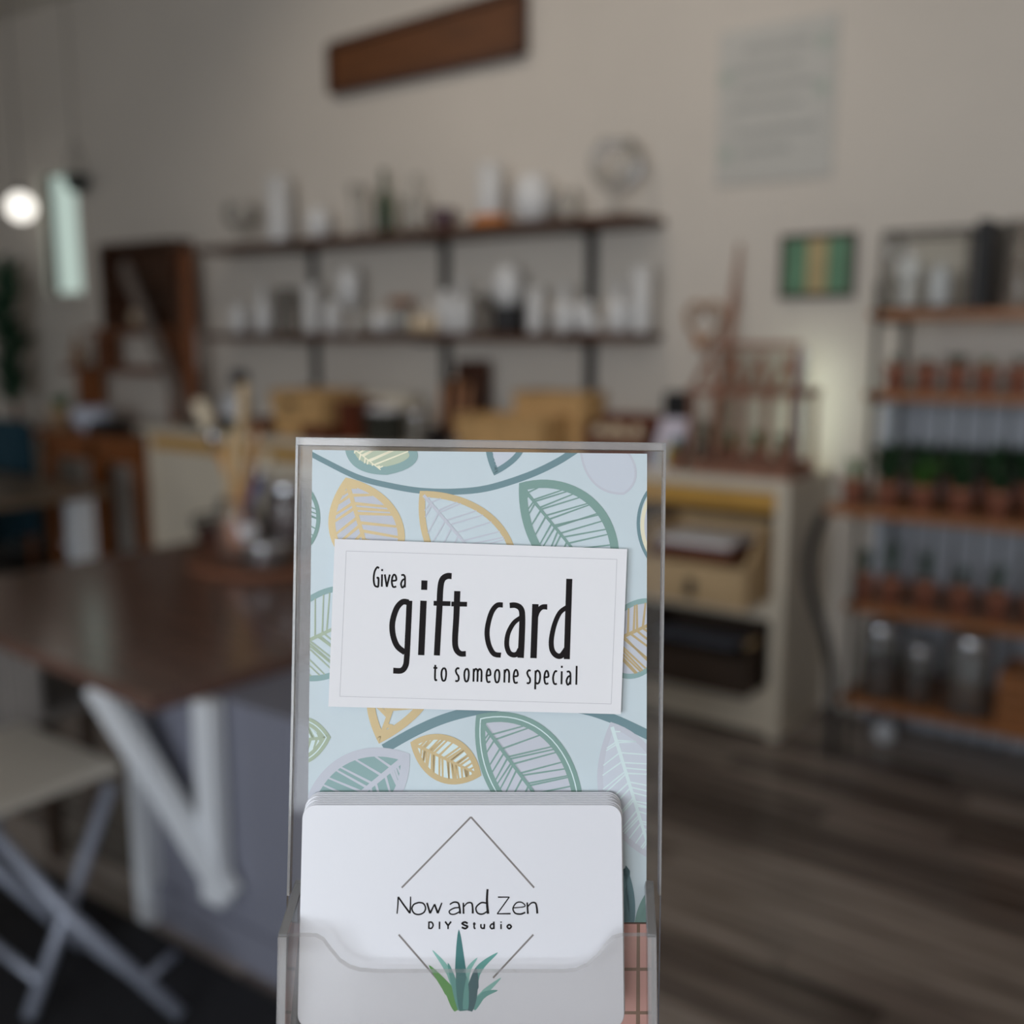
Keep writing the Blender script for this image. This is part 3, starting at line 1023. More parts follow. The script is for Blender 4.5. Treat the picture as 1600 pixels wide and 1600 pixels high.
def slant_bin(name, label, x0, x1, y0, z0, h, mat, fm, mats=None):
    """open wooden bin with sides cut on a slant"""
    o = thing(name, label, 'bin', ((x0 + x1) / 2, y0 + .15, z0))
    L = o.location
    y1 = y0 + .36
    MB(L).box(x0, x1, y0, y1, z0, z0 + .015).build('bottom', mat, o)
    MB(L).box(x0, x1, y0, y0 + .016, z0 + .016, z0 + h * .55).build('front_board', mat, o)
    MB(L).box(x0, x1, y1 - .016, y1, z0 + .016, z0 + h).build('back_board', mat, o)
    for xa in (x0, x1 - .016):
        MB(L).prism([(xa, y0 + .017, z0 + .016), (xa, y1 - .017, z0 + .016), (xa, y1 - .017, z0 + h), (xa, y0 + .15, z0 + h), (xa, y0 + .017, z0 + h * .55)], (.016, 0, 0)).build('side_board', mat, o)
    return o


b1 = slant_bin('slanted_bin', 'pale pine slant-sided bin on the middle bench shelf', -1.80, -1.36, 3.235, .511, .26, TANWOOD, None)
MB(b1.location).box(-1.585, -1.55, 3.228, 3.235, .535, .60).build('clip', BLACKSOFT, b1)
for i in range(3):
    bk_ = MB((-1.60, 3.4, .66 + .022 * i)).box(-1.76 + .01 * i, -1.44 - .01 * i, 3.29 + .01 * i, 3.55, .66 + .022 * i, .68 + .022 * i).build('paper_stack' if i == 2 else 'cardboard_folder', PAPER if i == 2 else MAHOG)
    tag(bk_, ('white paper stack on top in the pine bin', 'upper brown folder under the paper in the pine bin', 'lower brown folder in the pine bin')[2 - i], 'paper')
b2 = slant_bin('slanted_bin', 'dark brown slant-sided bin on the bottom bench shelf', -1.84, -1.37, 3.30, .176, .25, DARKBIN, None)
MB(b2.location).box(-1.386, -1.369, 3.315, 3.40, .36, .375).build('worn_edge', TANWOOD, b2)
sh = MB((-1.55, 3.42, .33)).box(-1.78, -1.45, 3.36, 3.5, .33, .335).build('silver_sheet', GREYMETAL)
tag(sh, 'silvery sheet lying in the dark brown bin', 'sheet')

# ------------------------------------------------------------------ wall shelves and brackets
SX0, SX1 = -4.72, -2.03
for z, nm in ((1.92, 'upper'), (1.46, 'lower')):
    s = thing('wall_shelf', nm + ' dark stained wall shelf crowded with glass vases', 'shelf', ((SX0 + SX1) / 2, YW - .125, z))
    MB(s.location).box(SX0, SX1, YW - .25, YW - .001, z - .035, z).bevel(.003, 1).build('board', SHELFWOOD, s)
    for x in (-4.09, -3.19, -2.375):
        mb = MB(s.location)
        mb.box(x - .026, x + .026, YW - .016, YW - .0005, z - (.44 if z > 1.6 else .27), z - .036)
        mb.box(x - .02, x + .02, YW - .22, YW - .017, z - .048, z - .036)
        mb.build('bracket', BLACK, s)

VASE = {
    'cylinder': [(.0, 0), (.96, 0), (1, .02), (1, 1), (.95, 1), (.95, .04), (0, .03)],
    'bottle': [(0, 0), (.9, 0), (1, .04), (1, .45), (.85, .58), (.36, .7), (.32, .94), (.42, .95), (.42, 1), (.3, 1), (.28, .7), (.8, .54), (.93, .44), (.93, .05), (0, .03)],
    'globe': [(0, 0), (.5, 0), (.62, .05), (.9, .25), (1, .48), (.92, .72), (.66, .9), (.58, 1), (.54, 1), (.62, .9), (.87, .71), (.95, .48), (.85, .26), (.5, .06), (0, .04)],
    'goblet': [(0, 0), (.62, 0), (.62, .03), (.12, .08), (.1, .34), (.5, .42), (.92, .58), (1, .78), (.84, 1), (.8, 1), (.95, .78), (.87, .6), (.4, .46), (0, .42)],
    'jar': [(0, 0), (.92, 0), (1, .05), (1, .74), (.74, .86), (.74, 1), (.68, 1), (.68, .86), (.94, .72), (.94, .07), (0, .05)],
    'flare': [(0, 0), (.6, 0), (.55, .1), (.5, .4), (.7, .75), (1, 1), (.95, 1), (.65, .75), (.44, .4), (.48, .1), (0, .06)],
    'bowl': [(0, 0), (.5, 0), (.55, .08), (.85, .4), (1, .95), (.95, 1), (.8, .45), (.5, .14), (0, .1)],
    'hurricane': [(0, 0), (.7, 0), (.72, .03), (.3, .1), (.3, .16), (.75, .26), (1, .5), (.86, .8), (.7, 1), (.65, 1), (.81, .8), (.95, .5), (.7, .28), (0, .2)],
}


def vase(kind, x, y, z, r, h, mat, label, name=None, group='glassware on the wall shelves', cat='vase', seg=20):
    loc = (x, y, z)
    mb = MB(loc).lathe([(a * r, b * h) for a, b in VASE[kind]], loc, seg)
    return tag(mb.build(name or 'glass_vase', mat, recalc=True), label, cat, group)


YU = YW - .125
uz, lz = 1.9205, 1.4605
# upper shelf, left to right
vase('goblet', -4.50, YU, uz, .095, .22, GLASS, 'wide clear glass goblet at the left end of the upper shelf')
vase('cylinder', -4.20, YU, uz, .062, .33, GLASSW, 'tall highlight-hazed white glass cylinder near the left of the upper shelf')
vase('globe', -3.91, YU, uz, .066, .155, GLASSW, 'small round highlight-hazed jar right of the tall white cylinder, upper shelf')
vase('flare', -3.635, YU, uz, .055, .24, GLASS, 'flared clear vase left of the green bottle, upper shelf')
vase('bottle', -3.465, YU, uz, .042, .30, GLASSG, 'slim dark green glass bottle on the upper shelf', 'green_bottle', cat='bottle')
vase('bottle', -3.265, YU, uz, .052, .26, GLASS, 'clear glass bottle right of the green bottle, upper shelf', 'clear_bottle', cat='bottle')
vase('bowl', -3.10, YU, uz, .064, .095, M('plum_glaze', (92, 70, 78), .3), 'small plum dark bowl at the middle of the upper shelf', 'small_bowl', cat='bowl')
lt = thing('glass_hurricane', 'white glass hurricane on an orange wooden base, upper shelf', 'candle holder', (-2.83, YU, uz), 'glassware on the wall shelves')
MB(lt.location).lathe([(0, 0), (.085, 0), (.09, .012), (.085, .04), (.06, .05), (0, .05)], lt.location, 24).build('wooden_base', M('orange_base', (196, 122, 62), .5, var=.1), lt)
MB(lt.location).lathe([(a * .058, .051 + b * .215) for a, b in VASE['cylinder']], lt.location, 24).build('glass_chimney', GLASSW, lt)
vase('globe', -2.60, YU, uz, .088, .20, GLASSW, 'big round highlight-hazed glass vase on the upper shelf right of the hurricane')
vase('jar', -2.425, YU, uz, .056, .13, GLASS, 'short clear jar left of the globe terrarium, upper shelf')
gl = thing('globe_terrarium', 'round glass globe terrarium on a stem at the right end of upper shelf', 'terrarium', (-2.19, YU, uz), 'glassware on the wall shelves')
MB(gl.location).lathe([(0, 0), (.07, 0), (.07, .012), (.018, .02), (.016, .085), (.03, .10), (0, .10)], gl.location, 20).build('stem', GLASS, gl)
MB(gl.location).lathe([(0, .101)] + [(.112 * math.sin(a * math.pi / 14), .213 - .112 * math.cos(a * math.pi / 14)) for a in range(1, 13)], gl.location, 28).build('globe', GLASS, gl)
MB(gl.location).lathe([(.0, .27), (.05, .272), (.05, .285), (0, .29)], gl.location, 16).build('glass_stopper', GLASSW, gl)

# lower shelf, left to right
LOW = [('jar', -4.555, .046, .15, GLASSW), ('bottle', -4.36, .05, .25, GLASSW), ('cylinder', -4.18, .056, .23, GLASS), ('cylinder', -3.985, .042, .245, GLASSW),
       ('jar', -3.835, .043, .16, GLASSW), ('goblet', -3.71, .058, .31, GLASSW), ('jar', -3.60, .045, .13, GLASS), ('globe', -3.50, .05, .10, GLASSW)]
WHAT = {'jar': 'glass jar', 'bottle': 'glass bottle', 'cylinder': 'glass cylinder vase', 'goblet': 'tall stemmed glass', 'globe': 'round glass vase', 'flare': 'flared glass vase', 'hurricane': 'glass hurricane'}
CATS = {'jar': 'jar', 'bottle': 'bottle', 'goblet': 'glass'}
for i, (k, x, r, h, m) in enumerate(LOW):
    vase(k, x, YU, lz, r, h, m, '%s %s, %s on the lower wall shelf' % ('highlight-hazed' if m is GLASSW else 'clear', WHAT[k], ORD[i]), 'glass_' + ('vase' if k in ('cylinder', 'globe', 'flare') else k if k != 'goblet' else 'goblet'), cat=CATS.get(k, 'vase'))
cj = thing('corked_jar', 'glass jar with an orange wooden top at the middle of lower shelf', 'jar', (-3.40, YU + .03, lz), 'glassware on the wall shelves')
MB(cj.location).lathe([(a * .056, b * .125) for a, b in VASE['cylinder']], cj.location, 20).build('glass_body', GLASSW, cj)
MB(cj.location).lathe([(0, .126), (.062, .126), (.066, .135), (.06, .165), (0, .168)], cj.location, 20).build('wooden_top', M('wooden_top', (146, 96, 58), .6, var=.15), cj)
vase('jar', -3.335, YU - .05, lz, .044, .13, GLASS, 'clear little jar in front of the wooden-topped jar, lower shelf', 'glass_jar', cat='jar')
SHELL = M('seashell', (226, 206, 176), .6, var=.15, scale=30)
for i, (x, r, dy) in enumerate(((-3.235, .046, -.04), (-3.145, .04, -.05), (-3.185, .036, .05))):
    loc = (x, YU + dy, lz)
    mb = MB(loc).lathe([(0, 0), (r * .7, .003), (r, r * .7), (r * .8, r * 1.3), (r * .35, r * 1.75), (0, r * 2.1)], loc, 14, .8)
    tag(mb.build('seashell', SHELL), ('left cream seashell on the lower shelf', 'right cream seashell on the lower shelf', 'cream seashell behind the other two on the lower shelf')[i], 'shell', 'shells on the lower shelf')
vase('jar', -3.13, YU + .05, lz, .042, .195, GLASSW, 'highlight-hazed jar behind the cream seashells, lower shelf', 'glass_jar', cat='jar')
vase('bottle', -2.995, YU, lz, .044, .24, GLASSW, 'highlight-hazed bottle left of the black candle stand, lower shelf', 'glass_bottle', cat='bottle')
vase('cylinder', -2.885, YU, lz, .038, .165, GLASS, 'clear tumbler touching the left of the black candle stand', 'glass_tumbler', cat='glass')
bs = thing('black_candle_stand', 'black pronged candle stand holding a clear glass globe, lower shelf', 'candle holder', (-2.735, YU, lz))
MB(bs.location).lathe([(0, 0), (.075, 0), (.08, .02), (.07, .05), (.078, .10), (.07, .115), (0, .11)], bs.location, 24).build('pot', BLACKSOFT, bs)
for s in (-1, 1):
    a = Vector(bs.location) + RIGHT * (.066 * s) + Vector((0, 0, .1))
    MB(bs.location).tube([a, a + RIGHT * (.012 * s) + Vector((0, 0, .05)), a + RIGHT * (.022 * s) + Vector((0, 0, .085))], [.014, .01, .002], 8).build('prong', BLACKSOFT, bs)
MB(bs.location).lathe([(a * .068, .112 + b * .175) for a, b in VASE['globe']], bs.location, 24).build('glass_globe', GLASSW, bs)
LOW2 = [('cylinder', -2.585, .04, .19, GLASSW), ('bottle', -2.435, .046, .20, GLASSW), ('globe', -2.335, .046, .13, GLASSW), ('bottle', -2.17, .046, .205, GLASSW), ('cylinder', -2.065, .046, .26, GLASSW)]
for i, (k, x, r, h, m) in enumerate(LOW2):
    vase(k, x, YU, lz, r, h, m, 'highlight-hazed %s, %s right of the black candle stand' % (WHAT[k], ('first', 'second', 'third', 'fourth', 'last')[i]), 'glass_' + ('vase' if k in ('cylinder', 'globe') else k), cat=CATS.get(k, 'vase'))
vase('globe', -2.245, YU - .07, lz, .03, .055, GLASSW, 'tiny glass ball vase at the front of the lower shelf right end')

# ------------------------------------------------------------------ things on the bench
def woven(name, label, x0, x1, y0, y1, z0, h, mat, cat='basket', flare=.02, back=0.0):
    o = thing(name, label, cat, ((x0 + x1) / 2, (y0 + y1) / 2, z0))
    L = o.location
    MB(L).box(x0 + .005, x1 - .005, y0 + .005, y1 - .005, z0, z0 + .012).build('bottom', mat, o)
    n = max(3, int(h / .045))
    for i in range(n):
        za, zb = z0 + .013 + (h - .013) * i / n, z0 + .013 + (h - .013) * (i + 1) / n - .004
        f = flare * (i + .5) / n
        e = .003 * (i % 2)
        mb = MB(L)
        mb.box(x0 - f - e, x1 + f + e, y0 - f - e, y0 - f + .012, za, zb)
        mb.box(x0 - f - e, x1 + f + e, y1 + f - .012, y1 + f + e, za, zb)
        mb.box(x0 - f - e, x0 - f + .012, y0 - f + .012, y1 + f - .012, za, zb)
        mb.box(x1 + f - .012, x1 + f + e, y0 - f + .012, y1 + f - .012, za, zb)
        mb.build('woven_band', mat, o)
    mb = MB(L)
    f = flare
    for a, b in (((x0 - f, y0 - f), (x1 + f, y0 - f)), ((x1 + f, y0 - f), (x1 + f, y1 + f)), ((x1 + f, y1 + f), (x0 - f, y1 + f)), ((x0 - f, y1 + f), (x0 - f, y0 - f))):
        mb.tube([(*a, z0 + h), (*b, z0 + h)], .009, 8)
    mb.build('rim', mat, o)
    if back:
        mb = MB(L).prism([(x0, y1 + flare, z0 + h), (x1 + flare, y1 + flare, z0 + h), (x1 + flare, y1 + flare, z0 + h + back), (x0 + .1, y1 + flare, z0 + h + back * .8)], (0, .012, 0))
        mb.build('raised_back', mat, o)
    return o


k1 = woven('wicker_basket', 'tan wicker basket at the left on the bench behind the brushes', -4.02, -3.68, 3.50, 3.74, CZ, .22, TAN)
MB(k1.location).box(-3.93, -3.86, 3.474, 3.479, CZ + .15, CZ + .18).build('handle_hole', BLACKSOFT, k1)
k2 = woven('wicker_basket', 'wide tan wicker basket at the centre of the bench above the holder', -2.78, -2.36, 3.45, 3.60, CZ, .16, TAN)
k3 = woven('wicker_basket', 'taller tan wicker basket standing behind the wide one on the bench', -2.62, -2.30, 3.66, 3.80, CZ, .25, TAN)
for i in range(3):
    o = MB((-3.5 + i * .03, 3.7, CZ)).box(-3.58 + .06 * i, -3.30, 3.69 + .04 * i, 3.725 + .04 * i, CZ, CZ + .22 - .015 * i).build('cream_board', CREAM)
    tag(o, ('front', 'middle', 'back')[i] + ' cream board of three leaning upright behind the dark pot', 'board', 'cream boards on the bench')
tb = thing('red_tray', 'dark red shallow wooden tray in front of the left wicker basket', 'tray', (-3.63, 3.43, CZ))
MB(tb.location).box(-3.73, -3.53, 3.395, 3.46, CZ, CZ + .012).build('bottom', MAHOG, tb)
for q in ((-3.73, -3.53, 3.395, 3.405), (-3.73, -3.53, 3.45, 3.46), (-3.73, -3.72, 3.405, 3.45), (-3.54, -3.53, 3.405, 3.45)):
    MB(tb.location).box(*q, CZ + .013, CZ + .07).build('side_board', MAHOG, tb)
bx = thing('brown_box', 'reddish brown lidded box between the wicker basket and the dark pot', 'box', (-3.52, 3.58, CZ))
MB(bx.location).box(-3.58, -3.46, 3.50, 3.66, CZ, CZ + .16).build('box_body', MAHOG, bx)
MB(bx.location).box(-3.585, -3.455, 3.495, 3.665, CZ + .161, CZ + .19).build('lid', MAHOG, bx)
pt = thing('dark_pot', 'dark grey green round pot with cream paper inside on the bench', 'pot', (-3.30, 3.53, CZ))
MB(pt.location).lathe([(0, 0), (.085, 0), (.092, .01), (.096, .125), (.104, .13), (.104, .15), (.09, .15), (.088, .03), (0, .02)], pt.location, 28).build('pot_body', M('pot_glaze', (58, 60, 54), .45), pt)
MB(pt.location).lathe([(0, .03), (.084, .05), (.086, .155), (.05, .175), (.02, .16), (0, .168)], pt.location, 12).build('crumpled_paper', PAPER, pt)
jar((-3.12, 3.55, CZ), .048, .14, 'small grey glass jar with silver lid right of the dark pot', M('grey_sand', (150, 146, 140), .7, var=.2, scale=60), .1, True, 'lidded_jar', None)
cmr = thing('black_punch', 'black hand punch with silver lever on the bench', 'tool', (-2.93, 3.47, CZ))
MB(cmr.location).box(-2.99, -2.88, 3.43, 3.51, CZ, CZ + .045).bevel(.008).build('base', BLACKSOFT, cmr)
MB(cmr.location).box(-2.975, -2.90, 3.44, 3.50, CZ + .046, CZ + .105).bevel(.015).build('housing', BLACKSOFT, cmr)
MB(cmr.location).tube([(-2.93, 3.45, CZ + .09), (-2.93, 3.40, CZ + .12)], .01, 8).build('lever', CHROME, cmr)
tl = thing('tool_box', 'tall dark brown wooden box standing against the wall above the holder', 'box', (-2.985, 3.74, CZ))
x0, x1, y0, y1 = -3.08, -2.885, 3.68, 3.80
for q in ((x0, x1, y0, y0 + .012, CZ, CZ + .26), (x0, x1, y1 - .012, y1, CZ, CZ + .385), (x0, x0 + .012, y0 + .012, y1 - .012, CZ, CZ + .30), (x1 - .012, x1, y0 + .012, y1 - .012, CZ, CZ + .30)):
    MB(tl.location).box(*q).build('board', M('tool_box_wood', (72, 40, 26), .5, var=.2), tl)
for i, (x, dz, dx) in enumerate(((-3.06, .27, -.01), (-2.99, .315, .01), (-2.925, .285, .015))):
    b = Vector((x, 3.655, CZ))
    o = thing('dowel_brush', ('left', 'middle', 'right')[i] + ' wooden handled brush leaning on the tall brown box', 'brush', b, 'brushes by the tool box')
    tp = b + Vector((dx, .018, dz))
    MB(b).tube([b, b + (tp - b) * .6, tp], [.010, .014, .009], 10).build('handle', M('dowel_wood', (178, 128, 92), .5, var=.1), o)
    MB(b).tube([b + (tp - b) * .0, b + (tp - b) * .12], [.016, .014], 10).build('ferrule', CHROME, o)
wb = thing('shell_crate', 'dark reddish wooden crate of cream shells right of the wicker baskets', 'crate', (-2.03, 3.55, CZ))
x0, x1, y0, y1 = -2.17, -1.90, 3.47, 3.62
MB(wb.location).box(x0, x1, y0, y1, CZ, CZ + .012).build('bottom', MAHOG, wb)
for q, h in (((x0, x1, y0, y0 + .012), .11), ((x0, x1, y1 - .012, y1), .19), ((x0, x0 + .012, y0 + .012, y1 - .012), .16), ((x1 - .012, x1, y0 + .012, y1 - .012), .16)):
    MB(wb.location).box(*q, CZ + .013, CZ + h).build('board', MAHOG, wb)
rg = random.Random(3)
for i, (x, y) in enumerate(((-2.12, 3.515), (-2.03, 3.51), (-1.95, 3.52), (-2.08, 3.57), (-1.985, 3.575))):
    loc = (x, y, CZ + .08)
    r = .037
    mb = MB(loc).lathe([(0, 0), (r * .7, .003), (r, r * .7), (r * .8, r * 1.3), (r * .35, r * 1.75), (0, r * 2.0)], loc, 12, .8)
    tag(mb.build('seashell', SHELL), ('front left', 'front centre', 'front right', 'rear left', 'rear right')[i] + ' cream shell in the reddish crate', 'shell', 'shells in the crate')
MB(wb.location).box(x0 + .013, x1 - .013, y0 + .013, y1 - .013, CZ + .013, CZ + .079).build('packing', SHELL, wb)
sp = thing('black_speaker', 'small black speaker behind the shell crate against the wall', 'speaker', (-1.90, 3.76, CZ))
MB(sp.location).box(-1.95, -1.865, 3.72, 3.80, CZ, CZ + .275).bevel(.008).build('case', BLACKSOFT, sp)
MB(sp.location).box(-1.94, -1.875, 3.714, 3.719, CZ + .02, CZ + .26).build('grille', BLACK, sp)
pk2 = thing('seed_packet', 'pale seed packet with yellow and blue flowers leaning beside the greenhouse', 'packet', (-1.82, 3.50, CZ))
MB(pk2.location).hexa([(-1.875, 3.47, CZ), (-1.765, 3.47, CZ), (-1.765, 3.50, CZ), (-1.875, 3.50, CZ), (-1.86, 3.55, CZ + .185), (-1.75, 3.55, CZ + .185), (-1.75, 3.56, CZ + .185), (-1.86, 3.56, CZ + .185)]).build('sleeve', M('lilac_paper', (222, 214, 228), .6), pk2)
for (a, b, c, e, m) in ((-1.815, -1.785, .015, .08, (214, 206, 96)), (-1.79, -1.765, .07, .12, (150, 196, 222)), (-1.85, -1.82, .02, .06, (150, 180, 120))):
    q = lambda z: 3.47 + .08 * z / .185 - .002
    MB(pk2.location).hexa([(a, q(c), CZ + c), (b, q(c), CZ + c), (b, q(c) + .001, CZ + c), (a, q(c) + .001, CZ + c), (a, q(e), CZ + e), (b, q(e), CZ + e), (b, q(e) + .001, CZ + e), (a, q(e) + .001, CZ + e)]).build('printed_flower', M('flower_print_%d' % m[0], m, .6), pk2)

# left end of the bench: small dark things
for i, (x, w_, h, m, nm, lb, ct) in enumerate(((-4.62, .17, .04, BLACKSOFT, 'black_tray', 'flat black tray at the left end of the bench', 'tray'),
                                            (-4.35, .14, .03, M('green_mat', (60, 76, 66), .7), 'cutting_mat_roll', 'dark green mat folded on the bench beside the black tray', 'mat'),
                                            (-4.18, .10, .06, MAHOG, 'red_box', 'small dark red box left of the left wicker basket', 'box'))):
    o = thing(nm, lb, ct, (x, 3.55, CZ))
    MB(o.location).box(x - w_ / 2, x + w_ / 2, 3.46, 3.66, CZ, CZ + h).bevel(.006).build('base', m, o)
    MB(o.location).box(x - w_ * .35, x + w_ * .35, 3.49, 3.63, CZ + h + .0005, CZ + h + .02).bevel(.004).build('insert', m if i else MAHOG, o)
ol = thing('card_reader', 'black card reader box mounted on the wall under the lower shelf', 'device', (-4.70, YW, 1.17))
MB(ol.location).box(-4.77, -4.65, YW - .035, YW - .001, 1.17, 1.25).bevel(.006).build('case', BLACKSOFT, ol)
MB(ol.location).box(-4.75, -4.67, YW - .039, YW - .0355, 1.19, 1.235).build('screen', M('dark_blue_screen', (40, 44, 70), .2), ol)
wc = thing('white_canister', 'white canister standing below the black card reader on the bench', 'canister', (-4.66, 3.76, CZ))
MB(wc.location).lathe([(0, 0), (.07, 0), (.075, .01), (.075, .13), (0, .13)], wc.location, 24).build('canister_body', COOLWHITE, wc)
MB(wc.location).lathe([(0, .131), (.077, .131), (.077, .155), (.02, .16), (.018, .175), (0, .177)], wc.location, 24).build('lid', COOLWHITE, wc)
hk = thing('black_pouch', 'small black pouch hanging below the left bracket of the lower shelf', 'pouch', (-4.09, YW - .03, 1.05))
MB(hk.location).lathe([(0, 1.05 - 1.05), (.03, .01), (.038, .05), (.03, .10), (.012, .13), (0, .132)], hk.location, 16, .6).build('pouch_body', BLACKSOFT, hk)
MB(hk.location).tube([(-4.09, YW - .03, 1.18), (-4.09, YW - .02, 1.21)], .004, 6).build('loop', BLACKSOFT, hk)

# ------------------------------------------------------------------ mini greenhouse on the bench
GX0, GX1, GY0, GY1, GZ = -1.685, -1.285, 3.42, 3.65, CZ + .001
gh = thing('mini_greenhouse', 'little cedar framed glass greenhouse with pitched roof on the bench', 'greenhouse', ((GX0 + GX1) / 2, (GY0 + GY1) / 2, GZ))
L = gh.location
EV, RD = 1.235, 1.425
yr = (GY0 + GY1) / 2
MB(L).box(GX0, GX1, GY0, GY1, GZ, GZ + .022).build('floor_board', REDWOOD, gh)
for x in (GX0, GX1 - .02):
    for y in (GY0, GY1 - .02):
        MB(L).box(x, x + .02, y, y + .02, GZ + .023, EV).build('corner_post', REDWOOD, gh)
for i in range(1, 4):
    x = GX0 + (GX1 - GX0) * i / 4 - .011
    MB(L).box(x, x + .022, GY0, GY0 + .016, GZ + .023, EV).build('mullion', REDWOOD, gh)
for y in (GY0, GY1 - .022):
    MB(L).box(GX0 - .01, GX1 + .01, y - .003, y + .022, EV + .001, EV + .026).build('eave_rail', REDWOOD, gh)
    MB(L).box(GX0, GX1, y, y + .02, GZ + .023, GZ + .05).build('base_rail', REDWOOD, gh)
for x in (GX0 - .004, GX1 - .018):
    MB(L).box(x, x + .022, GY0 + .023, GY1 - .023, EV + .001, EV + .022).build('end_rail', REDWOOD, gh)
MB(L).box(GX0 + .035, GX1 - .035, yr - .011, yr + .011, RD - .022, RD).build('ridge_rail', REDWOOD, gh)
for s, yy in ((-1, GY0 + .008),):
    n = 4
    wv = (GX1 - GX0) / n
    for i in (0, n):
        xb = GX0 + wv * i
        # zigzag roof bars
        MB(L).beam((min(max(xb, GX0 + .01), GX1 - .01), yy, EV + .026), (min(max(xb, GX0 + .04), GX1 - .04), yr + s * .012, RD - .024), .013, .013).build('rafter', REDWOOD, gh)
    for i in range(n):
        xa, xb = GX0 + wv * i, GX0 + wv * (i + 1)
        xm = (xa + xb) / 2
        MB(L).beam((xa + .012, yy, EV + .03), (xm, (yy + yr) / 2, (EV + RD) / 2 + .045), .017, .015).build('roof_bar', REDWOOD, gh)
        MB(L).beam((xb - .012, yy, EV + .03), (xm, (yy + yr) / 2, (EV + RD) / 2 + .045), .017, .015).build('roof_bar', REDWOOD, gh)
for i in range(4):
    xa = GX0 + (GX1 - GX0) * i / 4 + .012
    MB(L).box(xa, xa + .076, GY0 + .006, GY0 + .009, GZ + .052, EV - .001).build('pane', PANE, gh)
MB(L).box(GX0 + .021, GX1 - .021, GY1 - .009, GY1 - .006, GZ + .052, EV - .001).build('back_pane', PANE, gh)
for s, yy in ((-1, GY0 + .008), (1, GY1 - .008)):
    MB(L).hexa([(GX0 + .012, yy, EV + .022), (GX1 - .012, yy, EV + .022), (GX1 - .012, yy, EV + .026), (GX0 + .012, yy, EV + .026),
                (GX0 + .045, yr + s * .012, RD - .028), (GX1 - .045, yr + s * .012, RD - .028), (GX1 - .045, yr + s * .012, RD - .024), (GX0 + .045, yr + s * .012, RD - .024)]).build('roof_pane', PANE, gh)


lb_ = thing('added_wall_light', 'slim upright added light hidden between greenhouse and wall', 'lamp', (-1.37, 3.71, CZ + .0005))  # added light, concealed by its housing, brightens the wall behind the greenhouse
MB(lb_.location).box(-1.42, -1.32, 3.67, 3.76, CZ + .0005, CZ + .014).build('foot', COOLWHITE, lb_)
MB(lb_.location).box(-1.385, -1.355, 3.69, 3.71, CZ + .0145, 1.40).bevel(.003, 1).build('housing', COOLWHITE, lb_)
MB(lb_.location).box(-1.38, -1.36, 3.7105, 3.714, CZ + .03, 1.38).build('glow_strip', emit('added_wall_glow', (238, 250, 230), 11), lb_)


def leaves(mb, base, n, h, spread, wd, rg, up=.6):
    base = Vector(base)
    for i in range(n):
        a = rg.uniform(0, 6.283)
        e = rg.uniform(.3, 1) * spread
        hh = h * rg.uniform(up, 1)
        d = Vector((math.cos(a), math.sin(a), 0))
        s = Vector((-d.y, d.x, 0)) * wd
        st = base + d * (e * .1)
        m1 = base + d * (e * .55) + Vector((0, 0, hh * .75))
        tp = base + d * e + Vector((0, 0, hh * rg.uniform(.75, 1.05)))
        v = [mb.v(p) for p in (st - s * .3, st + s * .3, m1 + s, m1 - s, tp)]
        mb.bm.faces.new((v[0], v[1], v[2], v[3]))
        mb.bm.faces.new((v[3], v[2], v[4]))


def potted(name, label, loc, r, h, n, ph, spread, wd, leafm, group, seed, potm=TERRA):
    o = thing(name, label, 'potted plant', loc, group)
    MB(loc).lathe([(0, 0), (r * .68, 0), (r * .88, h * .72), (r, h * .73), (r, h), (r * .88, h), (r * .84, h * .8), (0, h * .8)], loc, 18).build('terracotta_pot', potm, o)
    MB(loc).lathe([(0, h * .905), (r * .84, h * .9), (r * .84, h * .81), (0, h * .805)], loc, 14).build('soil', SOIL, o)
    if n:
        mb = MB(loc)
        leaves(mb, (loc[0], loc[1], loc[2] + h * .9), n, ph, spread, wd, random.Random(seed))
        mb.build('foliage', leafm, o, recalc=False)
    return o


gx = [-1.645, -1.545, -1.445, -1.35]
for i, x in enumerate(gx):
    potted('potted_succulent', 'small potted plant inside the greenhouse, %s' % ORD[i], (x, 3.51, GZ + .0235), .036, .075, 26, (.10, .06, .08, .07)[i], .05, .010, (LEAFD, LEAF, LEAF, LEAFD)[i], 'plants in the greenhouse', i, TERRA if i != 0 else M('dark_clay', (70, 52, 44), .7))
potted('potted_succulent', 'little potted plant left of the greenhouse by the seed packet', (-1.745, 3.44, CZ + .0005), .03, .07, 20, .07, .04, .009, LEAF, None, 33)

# dried sticks and a heart-shaped wicker wreath on the wall
stk = thing('dried_branch', 'tall brown dried branch leaning on the wall behind the greenhouse', 'branch', (-1.72, 3.76, CZ))
MB(stk.location).tube([(-1.72, 3.76, CZ), (-1.715, 3.79, 1.3), (-1.70, 3.81, 1.58), (-1.69, 3.83, 1.80)], [.02, .02, .016, .006], 8).build('main_stem', REDWOOD, stk)
MB(stk.location).tube([(-1.713, 3.80, 1.42), (-1.67, 3.80, 1.60)], [.009, .003], 6).build('twig', REDWOOD, stk)
MB(stk.location).tube([(-1.716, 3.79, 1.3), (-1.765, 3.80, 1.50)], [.009, .003], 6).build('twig', REDWOOD, stk)
hw = thing('wicker_heart', 'heart shaped brown wicker wreath hanging on the wall left of the branch', 'wreath', (-1.83, YW - .03, 1.40))
hp = []
for k in range(33):
    a = 2 * math.pi * k / 32
    hp.append((-1.83 + .0048 * 16 * math.sin(a) ** 3, YW - .03, 1.50 + .0062 * (13 * math.cos(a) - 5 * math.cos(2 * a) - 2 * math.cos(3 * a) - math.cos(4 * a))))
